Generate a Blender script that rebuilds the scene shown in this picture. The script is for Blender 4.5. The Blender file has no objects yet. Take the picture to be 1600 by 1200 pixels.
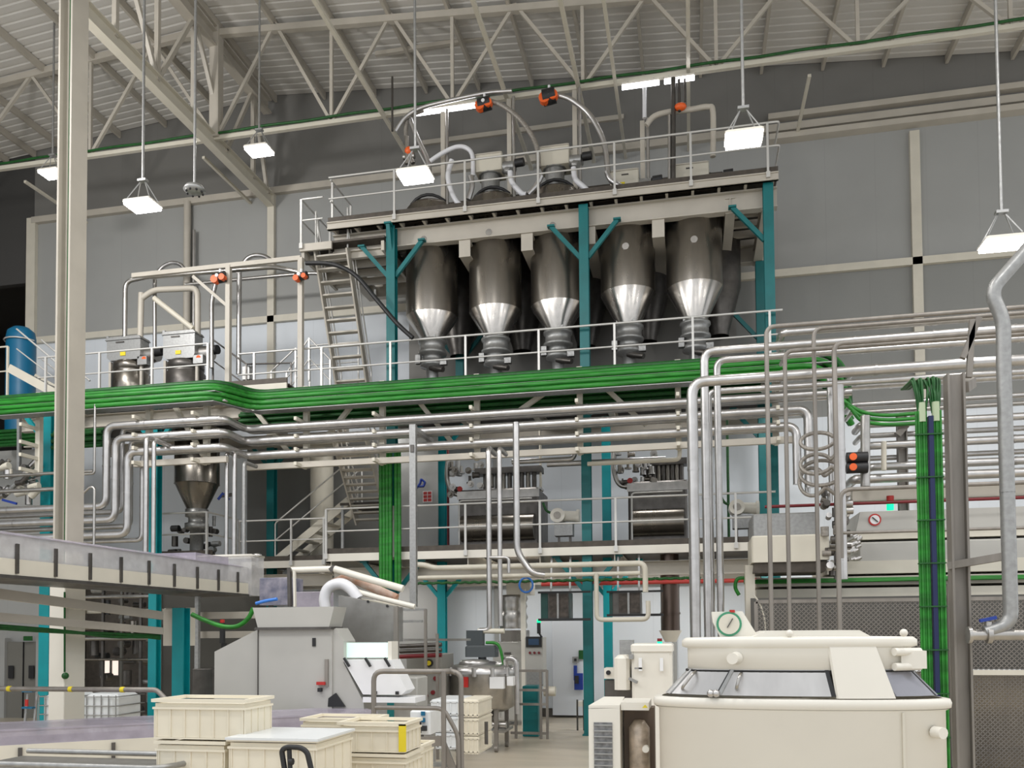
import bpy, math, random
from mathutils import Vector as V, Matrix
R = math.radians
random.seed(7)
sc = bpy.context.scene
# ------------------------------------------------------------------ camera
CAMZ = 2.2
F, PCY, YAW, PITCH, ROLL = 1330.0, 940.0, 11.9, 2.0, -0.43
cam_d = bpy.data.cameras.new('camera'); cam = bpy.data.objects.new('camera', cam_d)
sc.collection.objects.link(cam)
ROT = Matrix.Rotation(R(YAW), 3, 'Z') @ Matrix.Rotation(R(90 + PITCH), 3, 'X') @ Matrix.Rotation(R(ROLL), 3, 'Z')
cam.matrix_world = Matrix.Translation((0, 0, CAMZ)) @ ROT.to_4x4()
cam_d.sensor_width = 36; cam_d.sensor_fit = 'HORIZONTAL'
cam_d.lens = F / 1600 * 36; cam_d.shift_y = (PCY - 600) / 1600
cam_d.clip_end = 200
sc.camera = cam
# ------------------------------------------------------------------ world, exposure
w = bpy.data.worlds.new('hall_light'); sc.world = w; w.use_nodes = True
bg = w.node_tree.nodes['Background']; bg.inputs[0].default_value = (0.93, 0.96, 1.0, 1); bg.inputs[1].default_value = 1.1
sc.view_settings.view_transform = 'Standard'; sc.view_settings.look = 'None'
sc.view_settings.gamma = 1; sc.view_settings.use_curve_mapping = False
sc.view_settings.exposure = 0.0
def lamp_area(loc, sx, sy, power, tgt=None, col=(1, .98, .96)):
    d = bpy.data.lights.new('fill_light', 'AREA'); d.shape = 'RECTANGLE'; d.size = sx; d.size_y = sy
    d.energy = power; d.color = col
    o = bpy.data.objects.new('fill_light', d); sc.collection.objects.link(o); o.location = loc
    if tgt is not None:
        o.rotation_euler = (V(tgt) - V(loc)).to_track_quat('-Z', 'Y').to_euler()
    return o
for x, y in ((-14, 3), (-6, 2), (2, 2), (10, 3), (-12, 9), (-3, 8.5), (5, 8.5), (12, 9)):      # added area lights out of view, standing in for hall lamps above and behind
    lamp_area((x, y, 12.2), 1.0, .8, 260)
for x in (-7.5, -4, -.8, 2.2, 5.2):                                                            # added area lights hidden under the two walkway decks to brighten below
    lamp_area((x, 19.6, 3.52), .9, .25, 42, (x, 20.3, 0)); lamp_area((x, 19.3, 7.42), .9, .2, 30, (x, 20.0, 4))
lamp_area((-13.5, 11, 12.0), 1.0, .8, 380, (-10, 21, 7)); lamp_area((-9, 4, 12), 1, .8, 200, (-9, 18, 6))  # added unseen lights without fittings, brightening the left wall
# ------------------------------------------------------------------ helpers
def ray(px, py):
    d = ROT @ V(((px - 800) / F, -(py - PCY) / F, -1.0)); return d
def P(px, py, Y):
    d = ray(px, py); return V((d.x * Y / d.y, Y, CAMZ + d.z * Y / d.y))
def PX(px, py, X):
    d = ray(px, py); t = X / d.x; return V((X, d.y * t, CAMZ + d.z * t))
def PZ(px, py, Z):
    d = ray(px, py); t = (Z - CAMZ) / d.z; return V((d.x * t, d.y * t, Z))
C = sc.collection
ORG = {}
class MB:
    def __init__(s): s.v = []; s.f = []; s.sm = []
    def add(s, vs, fs, smooth=False):
        n = len(s.v); s.v += [V(a) for a in vs]
        for f in fs: s.f.append([i + n for i in f]); s.sm.append(smooth)
        return s
    def box(s, a, b):
        x0, x1 = sorted((a[0], b[0])); y0, y1 = sorted((a[1], b[1])); z0, z1 = sorted((a[2], b[2]))
        return s.add([(x0,y0,z0),(x1,y0,z0),(x1,y1,z0),(x0,y1,z0),(x0,y0,z1),(x1,y0,z1),(x1,y1,z1),(x0,y1,z1)],
              [(0,3,2,1),(4,5,6,7),(0,1,5,4),(1,2,6,5),(2,3,7,6),(3,0,4,7)])
    def bc(s, c, d, rz=0):
        c = V(c); h = V(d) / 2; m = Matrix.Rotation(rz, 3, 'Z')
        vs = [c + m @ V((sx*h.x, sy*h.y, sz*h.z)) for sz in (-1,1) for sx, sy in ((-1,-1),(1,-1),(1,1),(-1,1))]
        return s.add(vs, [(0,3,2,1),(4,5,6,7),(0,1,5,4),(1,2,6,5),(2,3,7,6),(3,0,4,7)])
    def rbox(s, a, b, r=.02):                                   # box with chamfered vertical and top edges
        x0, x1 = sorted((a[0], b[0])); y0, y1 = sorted((a[1], b[1])); z0, z1 = sorted((a[2], b[2]))
        def ring(i, z): return [(x0+i+r,y0+i,z),(x1-i-r,y0+i,z),(x1-i,y0+i+r,z),(x1-i,y1-i-r,z),(x1-i-r,y1-i,z),(x0+i+r,y1-i,z),(x0+i,y1-i-r,z),(x0+i,y0+i+r,z)]
        vs = ring(0, z0) + ring(0, z1 - r) + ring(r, z1); fs = [tuple(range(7, -1, -1)), tuple(range(16, 24))]
        for k in (0, 8):
            for i in range(8): j = (i+1) % 8; fs.append((k+i, k+j, k+8+j, k+8+i))
        return s.add(vs, fs)
    def frame(s, p, q, up=(0,0,1)):
        p, q = V(p), V(q); d = (q - p).normalized(); u = V(up)
        if abs(d.dot(u)) > .95: u = V((0,1,0))
        a = d.cross(u).normalized(); b = a.cross(d).normalized(); return p, q, a, b
    def bar(s, p, q, w_, h_, up=(0,0,1)):
        p, q, a, b = s.frame(p, q, up)
        vs = [e + a*sx*w_/2 + b*sy*h_/2 for e in (p, q) for sx, sy in ((-1,-1),(1,-1),(1,1),(-1,1))]
        return s.add(vs, [(0,3,2,1),(4,5,6,7),(0,1,5,4),(1,2,6,5),(2,3,7,6),(3,0,4,7)])
    def ib(s, p, q, w_, h_, t=.015, up=(0,0,1)):                 # I section, w_ = flange, h_ = height along up
        p, q, a, b = s.frame(p, q, up)
        for o, ww, hh in ((h_/2 - t/2, w_, t), (-h_/2 + t/2, w_, t), (0, t, h_ - 2*t)):
            s.bar(p + b*o, q + b*o, ww, hh, b)
        return s
    def cone(s, p, q, r1, r2=None, n=12, caps=True):
        r2 = r1 if r2 is None else r2
        p, q, a, b = s.frame(p, q); vs = []
        for e, r in ((p, r1), (q, r2)):
            vs += [e + (a*math.cos(t) + b*math.sin(t))*r for t in (2*math.pi*i/n for i in range(n))]
        s.add(vs, [(i, (i+1) % n, n + (i+1) % n, n + i) for i in range(n)], True)
        if caps: s.add(vs, [tuple(range(n-1, -1, -1)), tuple(range(n, 2*n))])
        return s
    def tube(s, pts, r, fil=None, n=10):
        pts = [V(p) for p in pts]; fil = r*2.6 if fil is None else fil
        out = [pts[0]]
        for i in range(1, len(pts)-1):
            a, b, c = pts[i-1], pts[i], pts[i+1]; d1 = (a-b); d2 = (c-b)
            l1, l2 = d1.length, d2.length
            if l1 < 1e-5 or l2 < 1e-5: continue
            ang = d1.angle(d2)
            if ang > 3.0 or fil <= 0: out.append(b); continue
            k = min(fil, l1*.49, l2*.49); p0 = b + d1/l1*k; p1 = b + d2/l2*k
            for t in (0, .2, .4, .6, .8, 1): out.append(p0*(1-t)**2 + b*2*t*(1-t) + p1*t*t)
        out.append(pts[-1])
        vs = []; u = None
        for i, p in enumerate(out):
            d = ((out[min(i+1, len(out)-1)] - out[max(i-1, 0)])).normalized()
            if u is None:
                u = d.cross(V((0,0,1)) if abs(d.z) < .9 else V((0,1,0))).normalized()
            else:
                u = (u - d*u.dot(d)).normalized()
            v_ = d.cross(u)
            vs += [p + (u*math.cos(t) + v_*math.sin(t))*r for t in (2*math.pi*j/n for j in range(n))]
        m = len(out)
        s.add(vs, [(i*n+j, i*n+(j+1) % n, (i+1)*n+(j+1) % n, (i+1)*n+j) for i in range(m-1) for j in range(n)], True)
        s.add(vs[:n] + vs[-n:], [tuple(range(n-1, -1, -1)), tuple(range(n, 2*n))])
        return s
    def lathe(s, c, prof, n=28, ax='Z'):
        c = V(c); vs = []
        for r, z in prof:
            for i in range(n):
                t = 2*math.pi*i/n; a, b = r*math.cos(t), r*math.sin(t)
                vs.append(c + (V((a, b, z)) if ax == 'Z' else V((a, z, b)) if ax == 'Y' else V((z, a, b))))
        fs = [(k*n+i, k*n+(i+1) % n, (k+1)*n+(i+1) % n, (k+1)*n+i) for k in range(len(prof)-1) for i in range(n)]
        return s.add(vs, fs, True)
    def prism(s, poly, vec):
        n = len(poly); vec = V(vec); vs = [V(p) for p in poly] + [V(p) + vec for p in poly]
        return s.add(vs, [tuple(range(n-1, -1, -1)), tuple(range(n, 2*n))] + [(i, (i+1) % n, n+(i+1) % n, n+i) for i in range(n)])
    def sphere(s, c, r, n=12, sq=(1,1,1)):
        c = V(c); pr = [(math.sin(math.pi*k/8), -math.cos(math.pi*k/8)) for k in range(9)]
        vs = [c + V((r*a*math.cos(2*math.pi*i/n)*sq[0], r*a*math.sin(2*math.pi*i/n)*sq[1], r*z*sq[2])) for a, z in pr for i in range(n)]
        return s.add(vs, [(k*n+i, k*n+(i+1) % n, (k+1)*n+(i+1) % n, (k+1)*n+i) for k in range(8) for i in range(n)], True)
    def out(s, name, mat, parent=None, label=None, cat=None, group=None, kind=None, fix=True):
        if parent is None:
            lo = [min(v[i] for v in s.v) for i in range(3)]; hi = [max(v[i] for v in s.v) for i in range(3)]
            org = V(((lo[0]+hi[0])/2, (lo[1]+hi[1])/2, lo[2]))
        else: org = ORG[parent.name]
        me = bpy.data.meshes.new(name); me.from_pydata([v - org for v in s.v], [], s.f); me.update()
        me.polygons.foreach_set('use_smooth', s.sm)
        if fix:
            import bmesh
            b = bmesh.new(); b.from_mesh(me); bmesh.ops.recalc_face_normals(b, faces=b.faces); b.to_mesh(me); b.free()
        o = bpy.data.objects.new(name, me); C.objects.link(o); me.materials.append(mat)
        if parent is None: o.location = org
        else: o.parent = parent
        ORG[o.name] = org
        for k, v_ in (('label', label), ('category', cat), ('group', group), ('kind', kind)):
            if v_: o[k] = v_
        return o
def thing(name, label, cat, loc, group=None):
    o = bpy.data.objects.new(name, None); C.objects.link(o); o.location = loc; o.empty_display_size = .1
    ORG[o.name] = V(loc); o['label'] = label; o['category'] = cat
    if group: o['group'] = group
    return o
def copy_tree(o, off=(0,0,0), label=None, parent=None):
    c = o.copy(); C.objects.link(c)
    if parent is None: c.location = V(o.location) + V(off); ORG[c.name] = ORG[o.name] + V(off)
    else: c.parent = parent; ORG[c.name] = ORG[parent.name]
    if label: c['label'] = label
    for ch in list(o.children): copy_tree(ch, parent=c)
    return c
# ------------------------------------------------------------------ materials
def mat(name, col, rough=.5, metal=0, noise=0, scale=4, bump=0, emit=0, spec=.5, alpha=1, stretch=None, col2=None, trans=0):
    m = bpy.data.materials.new(name); m.use_nodes = True; nt = m.node_tree; b = nt.nodes['Principled BSDF']
    b.inputs['Base Color'].default_value = (*col, 1); b.inputs['Roughness'].default_value = rough
    b.inputs['Metallic'].default_value = metal; b.inputs['Specular IOR Level'].default_value = spec
    if alpha < 1: b.inputs['Alpha'].default_value = alpha
    if trans: b.inputs['Transmission Weight'].default_value = trans
    if emit:
        b.inputs['Emission Color'].default_value = (*col, 1); b.inputs['Emission Strength'].default_value = emit
    if noise or bump:
        tc = nt.nodes.new('ShaderNodeTexCoord'); mp = nt.nodes.new('ShaderNodeMapping')
        nt.links.new(tc.outputs['Object'], mp.inputs[0])
        if stretch: mp.inputs['Scale'].default_value = stretch
        nz = nt.nodes.new('ShaderNodeTexNoise'); nz.inputs['Scale'].default_value = scale; nz.inputs['Detail'].default_value = 5
        nt.links.new(mp.outputs[0], nz.inputs['Vector'])
        if noise:
            rp = nt.nodes.new('ShaderNodeMapRange'); rp.inputs[1].default_value = .3; rp.inputs[2].default_value = .7
            nt.links.new(nz.outputs['Fac'], rp.inputs[0])
            mx = nt.nodes.new('ShaderNodeMix'); mx.data_type = 'RGBA'
            c2 = col2 or tuple(c*(1-noise) for c in col)
            mx.inputs['A'].default_value = (*col, 1); mx.inputs['B'].default_value = (*c2, 1)
            nt.links.new(rp.outputs[0], mx.inputs['Factor']); nt.links.new(mx.outputs['Result'], b.inputs['Base Color'])
            if metal > .5:
                r2 = nt.nodes.new('ShaderNodeMapRange'); r2.inputs[3].default_value = rough*.75; r2.inputs[4].default_value = min(1, rough*1.35)
                nt.links.new(nz.outputs['Fac'], r2.inputs[0]); nt.links.new(r2.outputs[0], b.inputs['Roughness'])
        if bump:
            bp = nt.nodes.new('ShaderNodeBump'); bp.inputs['Strength'].default_value = bump; bp.inputs['Distance'].default_value = .02
            nt.links.new(nz.outputs['Fac'], bp.inputs['Height']); nt.links.new(bp.outputs[0], b.inputs['Normal'])
    return m
M_beige = mat('beige_paint', (.52, .48, .41), .5, noise=.12, scale=2)
M_cream = mat('cream_paint', (.66, .62, .52), .42, noise=.08, scale=3)
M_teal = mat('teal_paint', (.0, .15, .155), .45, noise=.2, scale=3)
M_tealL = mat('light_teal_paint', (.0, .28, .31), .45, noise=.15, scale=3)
M_green = mat('green_cable_jacket', (.02, .25, .02), .45, noise=.55, scale=16, stretch=(.15, 1, 1), bump=.2)
M_greenD = mat('dark_green_cable_jacket', (.006, .10, .012), .5, noise=.4, scale=14)
M_clad = mat('aluminium_cladding', (.60, .585, .57), .3, .9, noise=.22, scale=5)
M_steel = mat('stainless_steel', (.52, .50, .47), .3, .95, noise=.25, scale=6)
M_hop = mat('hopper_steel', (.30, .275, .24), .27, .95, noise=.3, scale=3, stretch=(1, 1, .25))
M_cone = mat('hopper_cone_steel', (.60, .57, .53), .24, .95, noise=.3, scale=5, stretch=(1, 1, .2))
M_dark = mat('dark_steel', (.14, .13, .12), .4, .8, noise=.3, scale=6)
M_black = mat('black_rubber', (.015, .015, .016), .5)
M_galv = mat('galvanised_steel', (.38, .38, .37), .4, .65, noise=.2, scale=20)
M_post = mat('brown_grey_steel', (.30, .275, .245), .5, .45, noise=.25, scale=8, stretch=(1, 1, .2))
M_rail = mat('railing_steel', (.62, .61, .58), .4, .35)
M_white = mat('white_enamel', (.78, .745, .66), .38, noise=.05, scale=2)
M_mach = mat('machine_grey_paint', (.46, .45, .415), .45, noise=.06, scale=2)
M_plast = mat('purple_tinted_film', (.58, .53, .62), .25, noise=.3, scale=5, alpha=.62)
M_plastC = mat('clear_plastic_film', (.75, .74, .74), .2, noise=.2, scale=7, alpha=.45)
M_crate = mat('ivory_crate_plastic', (.78, .72, .58), .45, noise=.08, scale=4)
M_tank = mat('translucent_tank_plastic', (.74, .76, .76), .35, noise=.08)
M_red = mat('red_paint', (.45, .02, .015), .45)
M_dred = mat('dark_red_paint', (.16, .008, .012), .45)
M_orange = mat('orange_plastic', (.85, .13, .02), .45)
M_blue = mat('blue_plastic', (.01, .04, .28), .4)
M_blueT = mat('blue_tank_paint', (.0, .12, .24), .45)
M_lblue = mat('light_blue_hose', (.04, .2, .65), .35)
M_yellow = mat('yellow_paint', (.75, .6, .02), .5)
M_grate = mat('dark_grating', (.10, .085, .07), .6, .4, noise=.3, scale=9)
M_signW = mat('white_label_face', (.8, .8, .8), .5)
M_hose = mat('ribbed_hose', (.36, .33, .29), .45, .3, noise=.4, scale=30)
M_hosew = mat('white_hose', (.72, .72, .74), .35)
M_lamp = mat('lamp_lens', (1, .99, .97), emit=26)
M_lampT = mat('tube_lens', (.97, .97, 1), emit=9)
M_glow = mat('lit_window_glass', (.75, 1, .9), emit=.25)
M_gled = mat('green_lamp_lens', (.0, .9, .35), emit=1.2)
M_screen = mat('dark_screen_glass', (.03, .035, .04), .15)
# ================================================================== THE HALL
YW, YT = 21.7, 18.7
def panel_mat(name, col, seam=1.15, dark=.93):
    m = mat(name, col, .55, noise=.05, scale=.8); nt = m.node_tree; b = nt.nodes['Principled BSDF']
    tc = nt.nodes.new('ShaderNodeTexCoord'); sp = nt.nodes.new('ShaderNodeSeparateXYZ'); nt.links.new(tc.outputs['Object'], sp.inputs[0])
    md = nt.nodes.new('ShaderNodeMath'); md.operation = 'PINGPONG'; md.inputs[1].default_value = seam/2; nt.links.new(sp.outputs['X'], md.inputs[0])
    lt = nt.nodes.new('ShaderNodeMath'); lt.operation = 'LESS_THAN'; lt.inputs[1].default_value = .012; nt.links.new(md.outputs[0], lt.inputs[0])
    src = b.inputs['Base Color'].links[0].from_socket
    mx = nt.nodes.new('ShaderNodeMix'); mx.data_type = 'RGBA'; mx.inputs['B'].default_value = (*[c*dark for c in col], 1)
    nt.links.new(src, mx.inputs['A']); nt.links.new(lt.outputs[0], mx.inputs['Factor']); nt.links.new(mx.outputs['Result'], b.inputs['Base Color'])
    return m
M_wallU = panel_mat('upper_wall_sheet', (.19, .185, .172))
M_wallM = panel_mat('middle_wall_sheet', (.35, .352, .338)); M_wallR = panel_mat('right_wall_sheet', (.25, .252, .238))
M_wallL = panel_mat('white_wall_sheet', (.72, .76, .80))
M_roof = mat('roof_sheet', (.66, .64, .60), .6, noise=.05, scale=1)
M_floor = mat('floor_concrete', (.58, .51, .40), .35, noise=.22, scale=1.2, stretch=(.5, 2, 1))
XL = P(52, 500, YW).x                       # left end of the gable wall
zB = P(800, 255, YW).z                      # beige beam line
zM = P(530, 491, YW).z                      # lower rail line
a0, a1, a2 = P(145, 216, YW), P(428, 150, YW), P(1586, 81, YW)
def roof_z(x):
    if x < a1.x: return a1.z + (x - a1.x)*(a1.z - a0.z)/(a1.x - a0.x)
    return a1.z + (x - a1.x)*(a2.z - a1.z)/(a2.x - a1.x)
XR, XLL = 19.0, -27.0
MB().box((XLL, -6, -.2), (XR, 40, 0)).out('floor', M_floor, kind='structure')
m = MB(); ys = []; y = 3.0
while y < YW+.1: ys += [(y, 0), (y+.17, 0), (y+.19, .035), (y+.23, .035)]; y += .25
xs = [XLL, a0.x, a1.x, a2.x, XR]
vs = [(x, yy, roof_z(x) + dz) for yy, dz in ys for x in xs]
m.add(vs, [(i*5+j, i*5+j+1, (i+1)*5+j+1, (i+1)*5+j) for i in range(len(ys)-1) for j in range(4)])
m.out('ceiling', M_roof, kind='structure', fix=False)
def wallband(name, z0, z1, mt, x0=XL, x1=XR):
    m = MB()
    if z1 is None:
        m.prism([(x0, YW, z0), (x1, YW, z0), (x1, YW, roof_z(x1)+.04), (a1.x, YW, a1.z+.04), (x0, YW, roof_z(x0)+.04)], (0, .2, 0))
    else: m.box((x0, YW, z0), (x1, YW+.2, z1))
    return m.out(name, mt, kind='structure')
xS = P(1150, 550, YW).x; zS = P(1400, 645, YW).z  # grey zone reaches lower on the right, its tone standing in for pipe shade
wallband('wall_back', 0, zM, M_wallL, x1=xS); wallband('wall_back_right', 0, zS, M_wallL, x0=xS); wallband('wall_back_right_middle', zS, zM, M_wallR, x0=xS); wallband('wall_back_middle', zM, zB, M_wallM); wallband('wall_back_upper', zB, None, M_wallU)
MB().box((XL, YW-.14, zB-.09), (XR, YW, zB+.09)).out('trim_1', M_beige, kind='structure')
MB().box((XL, YW-.12, zM-.09), (XR, YW, zM+.09)).out('trim_2', M_cream, kind='structure')
MB().box((P(1200, 215, YW).x, YW-.28, zB-.36), (XR, YW, zB-.22)).out('trim_3', M_beige, kind='structure')
MB().box((P(1200, 215, YW).x, YW-.2, zB+.2), (XR, YW, zB+.34)).out('trim_4', M_beige, kind='structure')
p = P(655, 226, YW); q = P(975, 194, YW)
MB().box((p.x, YW-.08, p.z-.06), (q.x, YW, p.z+.06)).out('trim_5', M_beige, kind='structure')
MB().box((XL, YW-.05, 0), (XR, YW, .22)).out('baseboard_back', M_dark, kind='structure')
k = 6
for px, y0, y1, wd in ((426, 300, 900, .2), (1427, 208, 900, .22), (53, 343, 700, .3), (1052, 900, 1120, .12), (775, 690, 1120, .1)):
    p0, p1 = P(px, y0, YW), P(px, y1, YW)
    MB().box((p0.x-wd/2, YW-.12, p1.z), (p0.x+wd/2, YW, p0.z)).out('trim_%d' % k, M_cream if y0 < 600 else M_wallM, kind='structure'); k += 1
# far neighbouring hall seen past the end of the gable wall
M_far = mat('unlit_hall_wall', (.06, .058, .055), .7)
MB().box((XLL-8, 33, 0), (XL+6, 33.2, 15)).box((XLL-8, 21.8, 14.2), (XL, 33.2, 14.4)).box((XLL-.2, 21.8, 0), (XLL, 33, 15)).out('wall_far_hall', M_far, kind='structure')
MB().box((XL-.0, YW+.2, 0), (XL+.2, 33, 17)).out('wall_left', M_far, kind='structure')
def zig(m, x0, x1, z0, z1, Y, n, w_):
    for i in range(n):
        xa = x0 + (x1-x0)*i/n; xb = x0 + (x1-x0)*(i+1)/n; xm = (xa+xb)/2
        m.bar((xa, Y, z0), (xm, Y, z1), w_, w_); m.bar((xm, Y, z1), (xb, Y, z0), w_, w_); m.bar((xb, Y, z0), (xb, Y, z1), w_, w_)
Yf = 24.0
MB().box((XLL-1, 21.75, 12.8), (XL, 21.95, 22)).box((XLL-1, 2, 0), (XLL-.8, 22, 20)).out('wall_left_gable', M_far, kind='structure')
t = thing('roof_truss', 'beige lattice truss in the dark neighbouring hall past the wall end', 'roof truss', (XL-3, Yf, 8))
pa = P(-60, 352, Yf); pb = P(50, 345, Yf); pc = P(0, 400, Yf)
for nm, z in (('top_chord', pb.z), ('bottom_chord', pc.z)):
    MB().bar((pa.x-4, Yf, z), (XL, Yf, z), .12, .12).out(nm, M_beige, t)
m = MB(); zig(m, pa.x-4, XL, pc.z, pb.z, Yf, 7, .07); m.out('lattice', M_beige, t)
# ------------------------------------------------------------------ cross truss (X direction) at YT
nodes_b = [-60, 142, 338, 518, 707, 911, 1120, 1342, 1582, 1830]
tops = [50, 240, 430, 611, 805, 1012, 1228, 1466, 1720]
zc = P(800, 152, YT).z
X = [P(x, 150, YT).x for x in nodes_b]; XT = [P(x, 60, YT).x for x in tops]
t = thing('roof_truss', 'long beige lattice truss crossing above the steel hoppers with green cable on it', 'roof truss', (0, YT, zc))
MB().bar((X[0]-3, YT, zc), (XR, YT, zc), .1, .1).out('bottom_chord', M_cream, t)
rz = lambda x: roof_z(x) - .16
m = MB(); m.bar((X[0]-3, YT, rz(X[0]-3)), (a1.x-.9, YT, rz(a1.x-.9)), .14, .16); m.bar((a1.x-.9, YT, rz(a1.x-.9)), (XR, YT, rz(XR)), .14, .16)
m.out('top_chord', M_beige, t)
for i in range(len(XT)):
    for xb in (X[i], X[i+1]):
        MB().bar((xb, YT, zc), (XT[i], YT, rz(XT[i])), .075, .075).out('diagonal', M_beige, t)
for i, xb in enumerate(X[1:-1]):
    w_ = .24 if i == 1 else .075
    MB().bar((xb, YT, zc), (xb, YT, rz(xb)), w_, w_).out('post', M_beige, t)
m = MB(); pts = [V((x_, YT-.09, zc+.085 + .012*math.sin(x_*3))) for x_ in [X[0]-3 + i*.35 for i in range(int((XR - X[0] + 3)/.35))]]
m.tube(pts, .03, 0, 6); m.out('cable_bundle', M_greenD, t, label='dark green cable bundle laid on the bottom chord')
# ------------------------------------------------------------------ purlins
PX_W = [15, 57, 101, 189, 260, 345, 432, 508, 587, 667, 749, 832, 918, 1006, 1095, 1190, 1286, 1381, 1480, 1583]
for i, px in enumerate(PX_W):
    q = P(px, 150, YW); z = roof_z(q.x) - .11
    MB().bar((q.x, 8, z), (q.x, YW-.02, z), .07, .19).out('roof_purlin', M_beige,
        label='beige purlin under the roof sheets, number %d counted from the left edge' % (i+1), cat='roof purlin', group='purlins running under the roof sheets')
# struts at the level of the bottom chord
for px, ww in ((13, .1), (297, .1), (601, .12), (793, .12), (905, .12), (962, .1), (1076, .11), (1272, .1)):
    x_ = P(px, 985 - 833, YT).x
    y0 = 19.3 if px == 13 else 9.0 if px not in (297, 1272) else 19.3
    MB().bar((x_, y0, zc-.05), (x_, YW, zc-.05), ww*.72, ww*.65).out('tie_bar', M_cream,
        label={13: 'short beige tie bar at the far left above the dark hall', 297: 'short beige tie bar left of the main girder foot', 601: 'long beige tie bar crossing high above the left stair',
               793: 'long beige tie bar passing above the first black valve', 905: 'long beige tie bar passing right of the second black valve', 962: 'thin beige tie bar left of the right tube lamps',
               1076: 'pale tie bar passing behind the right tube lamp', 1272: 'short beige tie bar right of the brightest hanging lamp'}[px], cat='tie bar', group='tie bars level with the truss chord')
# main girder in depth direction
xg = P(335, 200, YT).x
t = thing('roof_girder', 'deep beige girder running towards the gable wall above the left lamps', 'roof girder', (xg, YT, zc))
MB().ib((xg, 9, zc-.1), (xg, YW, zc-.1), .22, .36, .03).out('bottom_flange', M_cream, t)
MB().ib((xg, 9, roof_z(xg)-.5), (xg, YW-.3, roof_z(xg)-.5), .26, .4, .03).out('top_flange', M_beige, t)
for y_ in (13.5, 15, 16.4, 17.8, 20.6):
    MB().bar((xg, y_, zc), (xg, y_, roof_z(xg)-.5), .1, .1).out('post', M_beige, t)
for ya, yb in ((13.5, 15), (16.4, 15), (16.4, 17.8), (19.25, 17.8), (19.25, 20.6), (21.4, 20.6)):
    MB().bar((xg, ya, zc), (xg, yb, roof_z(xg)-.5), .09, .09).out('diagonal', M_beige, t)
xs2 = P(587, 85, 20.0); xe2 = P(942, 39, 20.0)
MB().bar(xs2, (xe2.x, 20.0, xs2.z), .1, .1).out('bridging_bar', M_beige, label='level beige bar between the purlins above the tube lamps', cat='bridging bar')
# ------------------------------------------------------------------ near column
yc = 11.0; f0 = P(100, 500, yc)
t = thing('steel_column', 'tall beige H-section column rising in front of the pipes at the left', 'column', (f0.x, yc, 0))
x0 = P(97, 600, yc).x; x1 = x0 + .235
m = MB(); m.box((x0, yc-.15, 0), (x0+.03, yc+.2, 14)).box((x1-.03, yc-.15, 0), (x1, yc+.2, 14)).box((x0+.03, yc+.0, 0), (x1-.03, yc+.03, 14))
m.out('shaft', M_beige, t)
MB().tube([(x0+.13, yc-.06, .5), (x0+.13, yc-.06, 13)], .014).out('cable', M_greenD, t)
# ------------------------------------------------------------------ hanging lamps
def lamp(px, py, wpx, Y, label, pole=.024):
    c = P(px, py, Y); s_ = .62
    t = thing('hanging_lamp', label, 'lamp', c, 'flood lamps hung on poles')
    z0 = c.z; ztop = roof_z(c.x) - .01
    MB().tube([(c.x, Y, z0+.45), (c.x, Y, ztop)], pole, 0, 8).out('pole', M_galv, t)
    m = MB()
    for sx in (-1, 1):
        for sy in (-1, 1): m.bar((c.x+sx*.04, Y, z0+.45), (c.x+sx*.22, Y+sy*.13, z0+.1), .015, .015)
    m.bc((c.x, Y, z0+.46), (.16, .1, .04)); m.out('bracket', M_galv, t)
    MB().rbox((c.x-.27, Y-.2, z0+.02), (c.x+.27, Y+.2, z0+.07), .02).out('housing', M_white, t)
    MB().box((c.x-.25, Y-.18, z0-.03), (c.x+.25, Y+.18, z0+.019)).out('lens', M_lamp, t)
    return t
lamp(223, 322, 55, 13.2, 'lit flood lamp on a pole right beside the tall column, lowest of the left lamps')
lamp(405, 236, 45, 16.5, 'lit flood lamp hanging below the foot of the main girder')
lamp(82, 272, 40, 17.5, 'lit flood lamp left of the tall column')
lamp(649, 276, 57, 13.0, 'lit flood lamp hanging over the left end of the hopper platform')
lamp(1162, 218, 62, 12.6, 'lit flood lamp hanging before the right end of the hopper platform')
lamp(1566, 382, 60, 13.0, 'lit flood lamp at the right edge above the grey pipe')
c = P(304, 300, 13.2)
t = thing('sensor_head', 'round unlit device hanging on a pole between two left lamps', 'sensor', c)
MB().tube([(c.x, c.y, c.z+.1), (c.x, c.y, roof_z(c.x)-.01)], .024, 0, 8).out('pole', M_galv, t)
m = MB().lathe(c, [(0, -.02), (.1, -.02), (.19, .03), (.15, .1), (.04, .12), (0, .12)]); m.out('body', M_galv, t)
m = MB()
for i in range(8): m.sphere(c + V((.14*math.cos(i*.785), .14*math.sin(i*.785), -.01)), .022, 6)
m.out('sensor_eyes', M_black, t, kind='stuff')
def tubelamp(px0, py0, px1, py1, Y, label):
    a, b = P(px0, py0, Y), P(px1, py1, Y); b.z = a.z
    t = thing('tube_lamp', label, 'lamp', a, 'tube lamps under the truss')
    MB().bar(a + V((0, 0, .06)), b + V((0, 0, .06)), .1, .04).out('housing', M_white, t)
    for p in (a.lerp(b, .15), a.lerp(b, .85)): MB().bar(p + V((0, 0, .06)), V((p.x, YT, zc)), .02, .02).out('hanger', M_galv, t)
    MB().cone(a, b, .05).out('lens', M_lampT, t)
tubelamp(650, 178, 743, 163, 18.5, 'pair of lit tube lamps above the first two hoppers')
tubelamp(972, 137, 1030, 130, 18.5, 'lit tube lamp left of the two on the right of the truss')
tubelamp(1038, 128, 1085, 122, 18.5, 'lit tube lamp at the right of the truss lamps')
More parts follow.
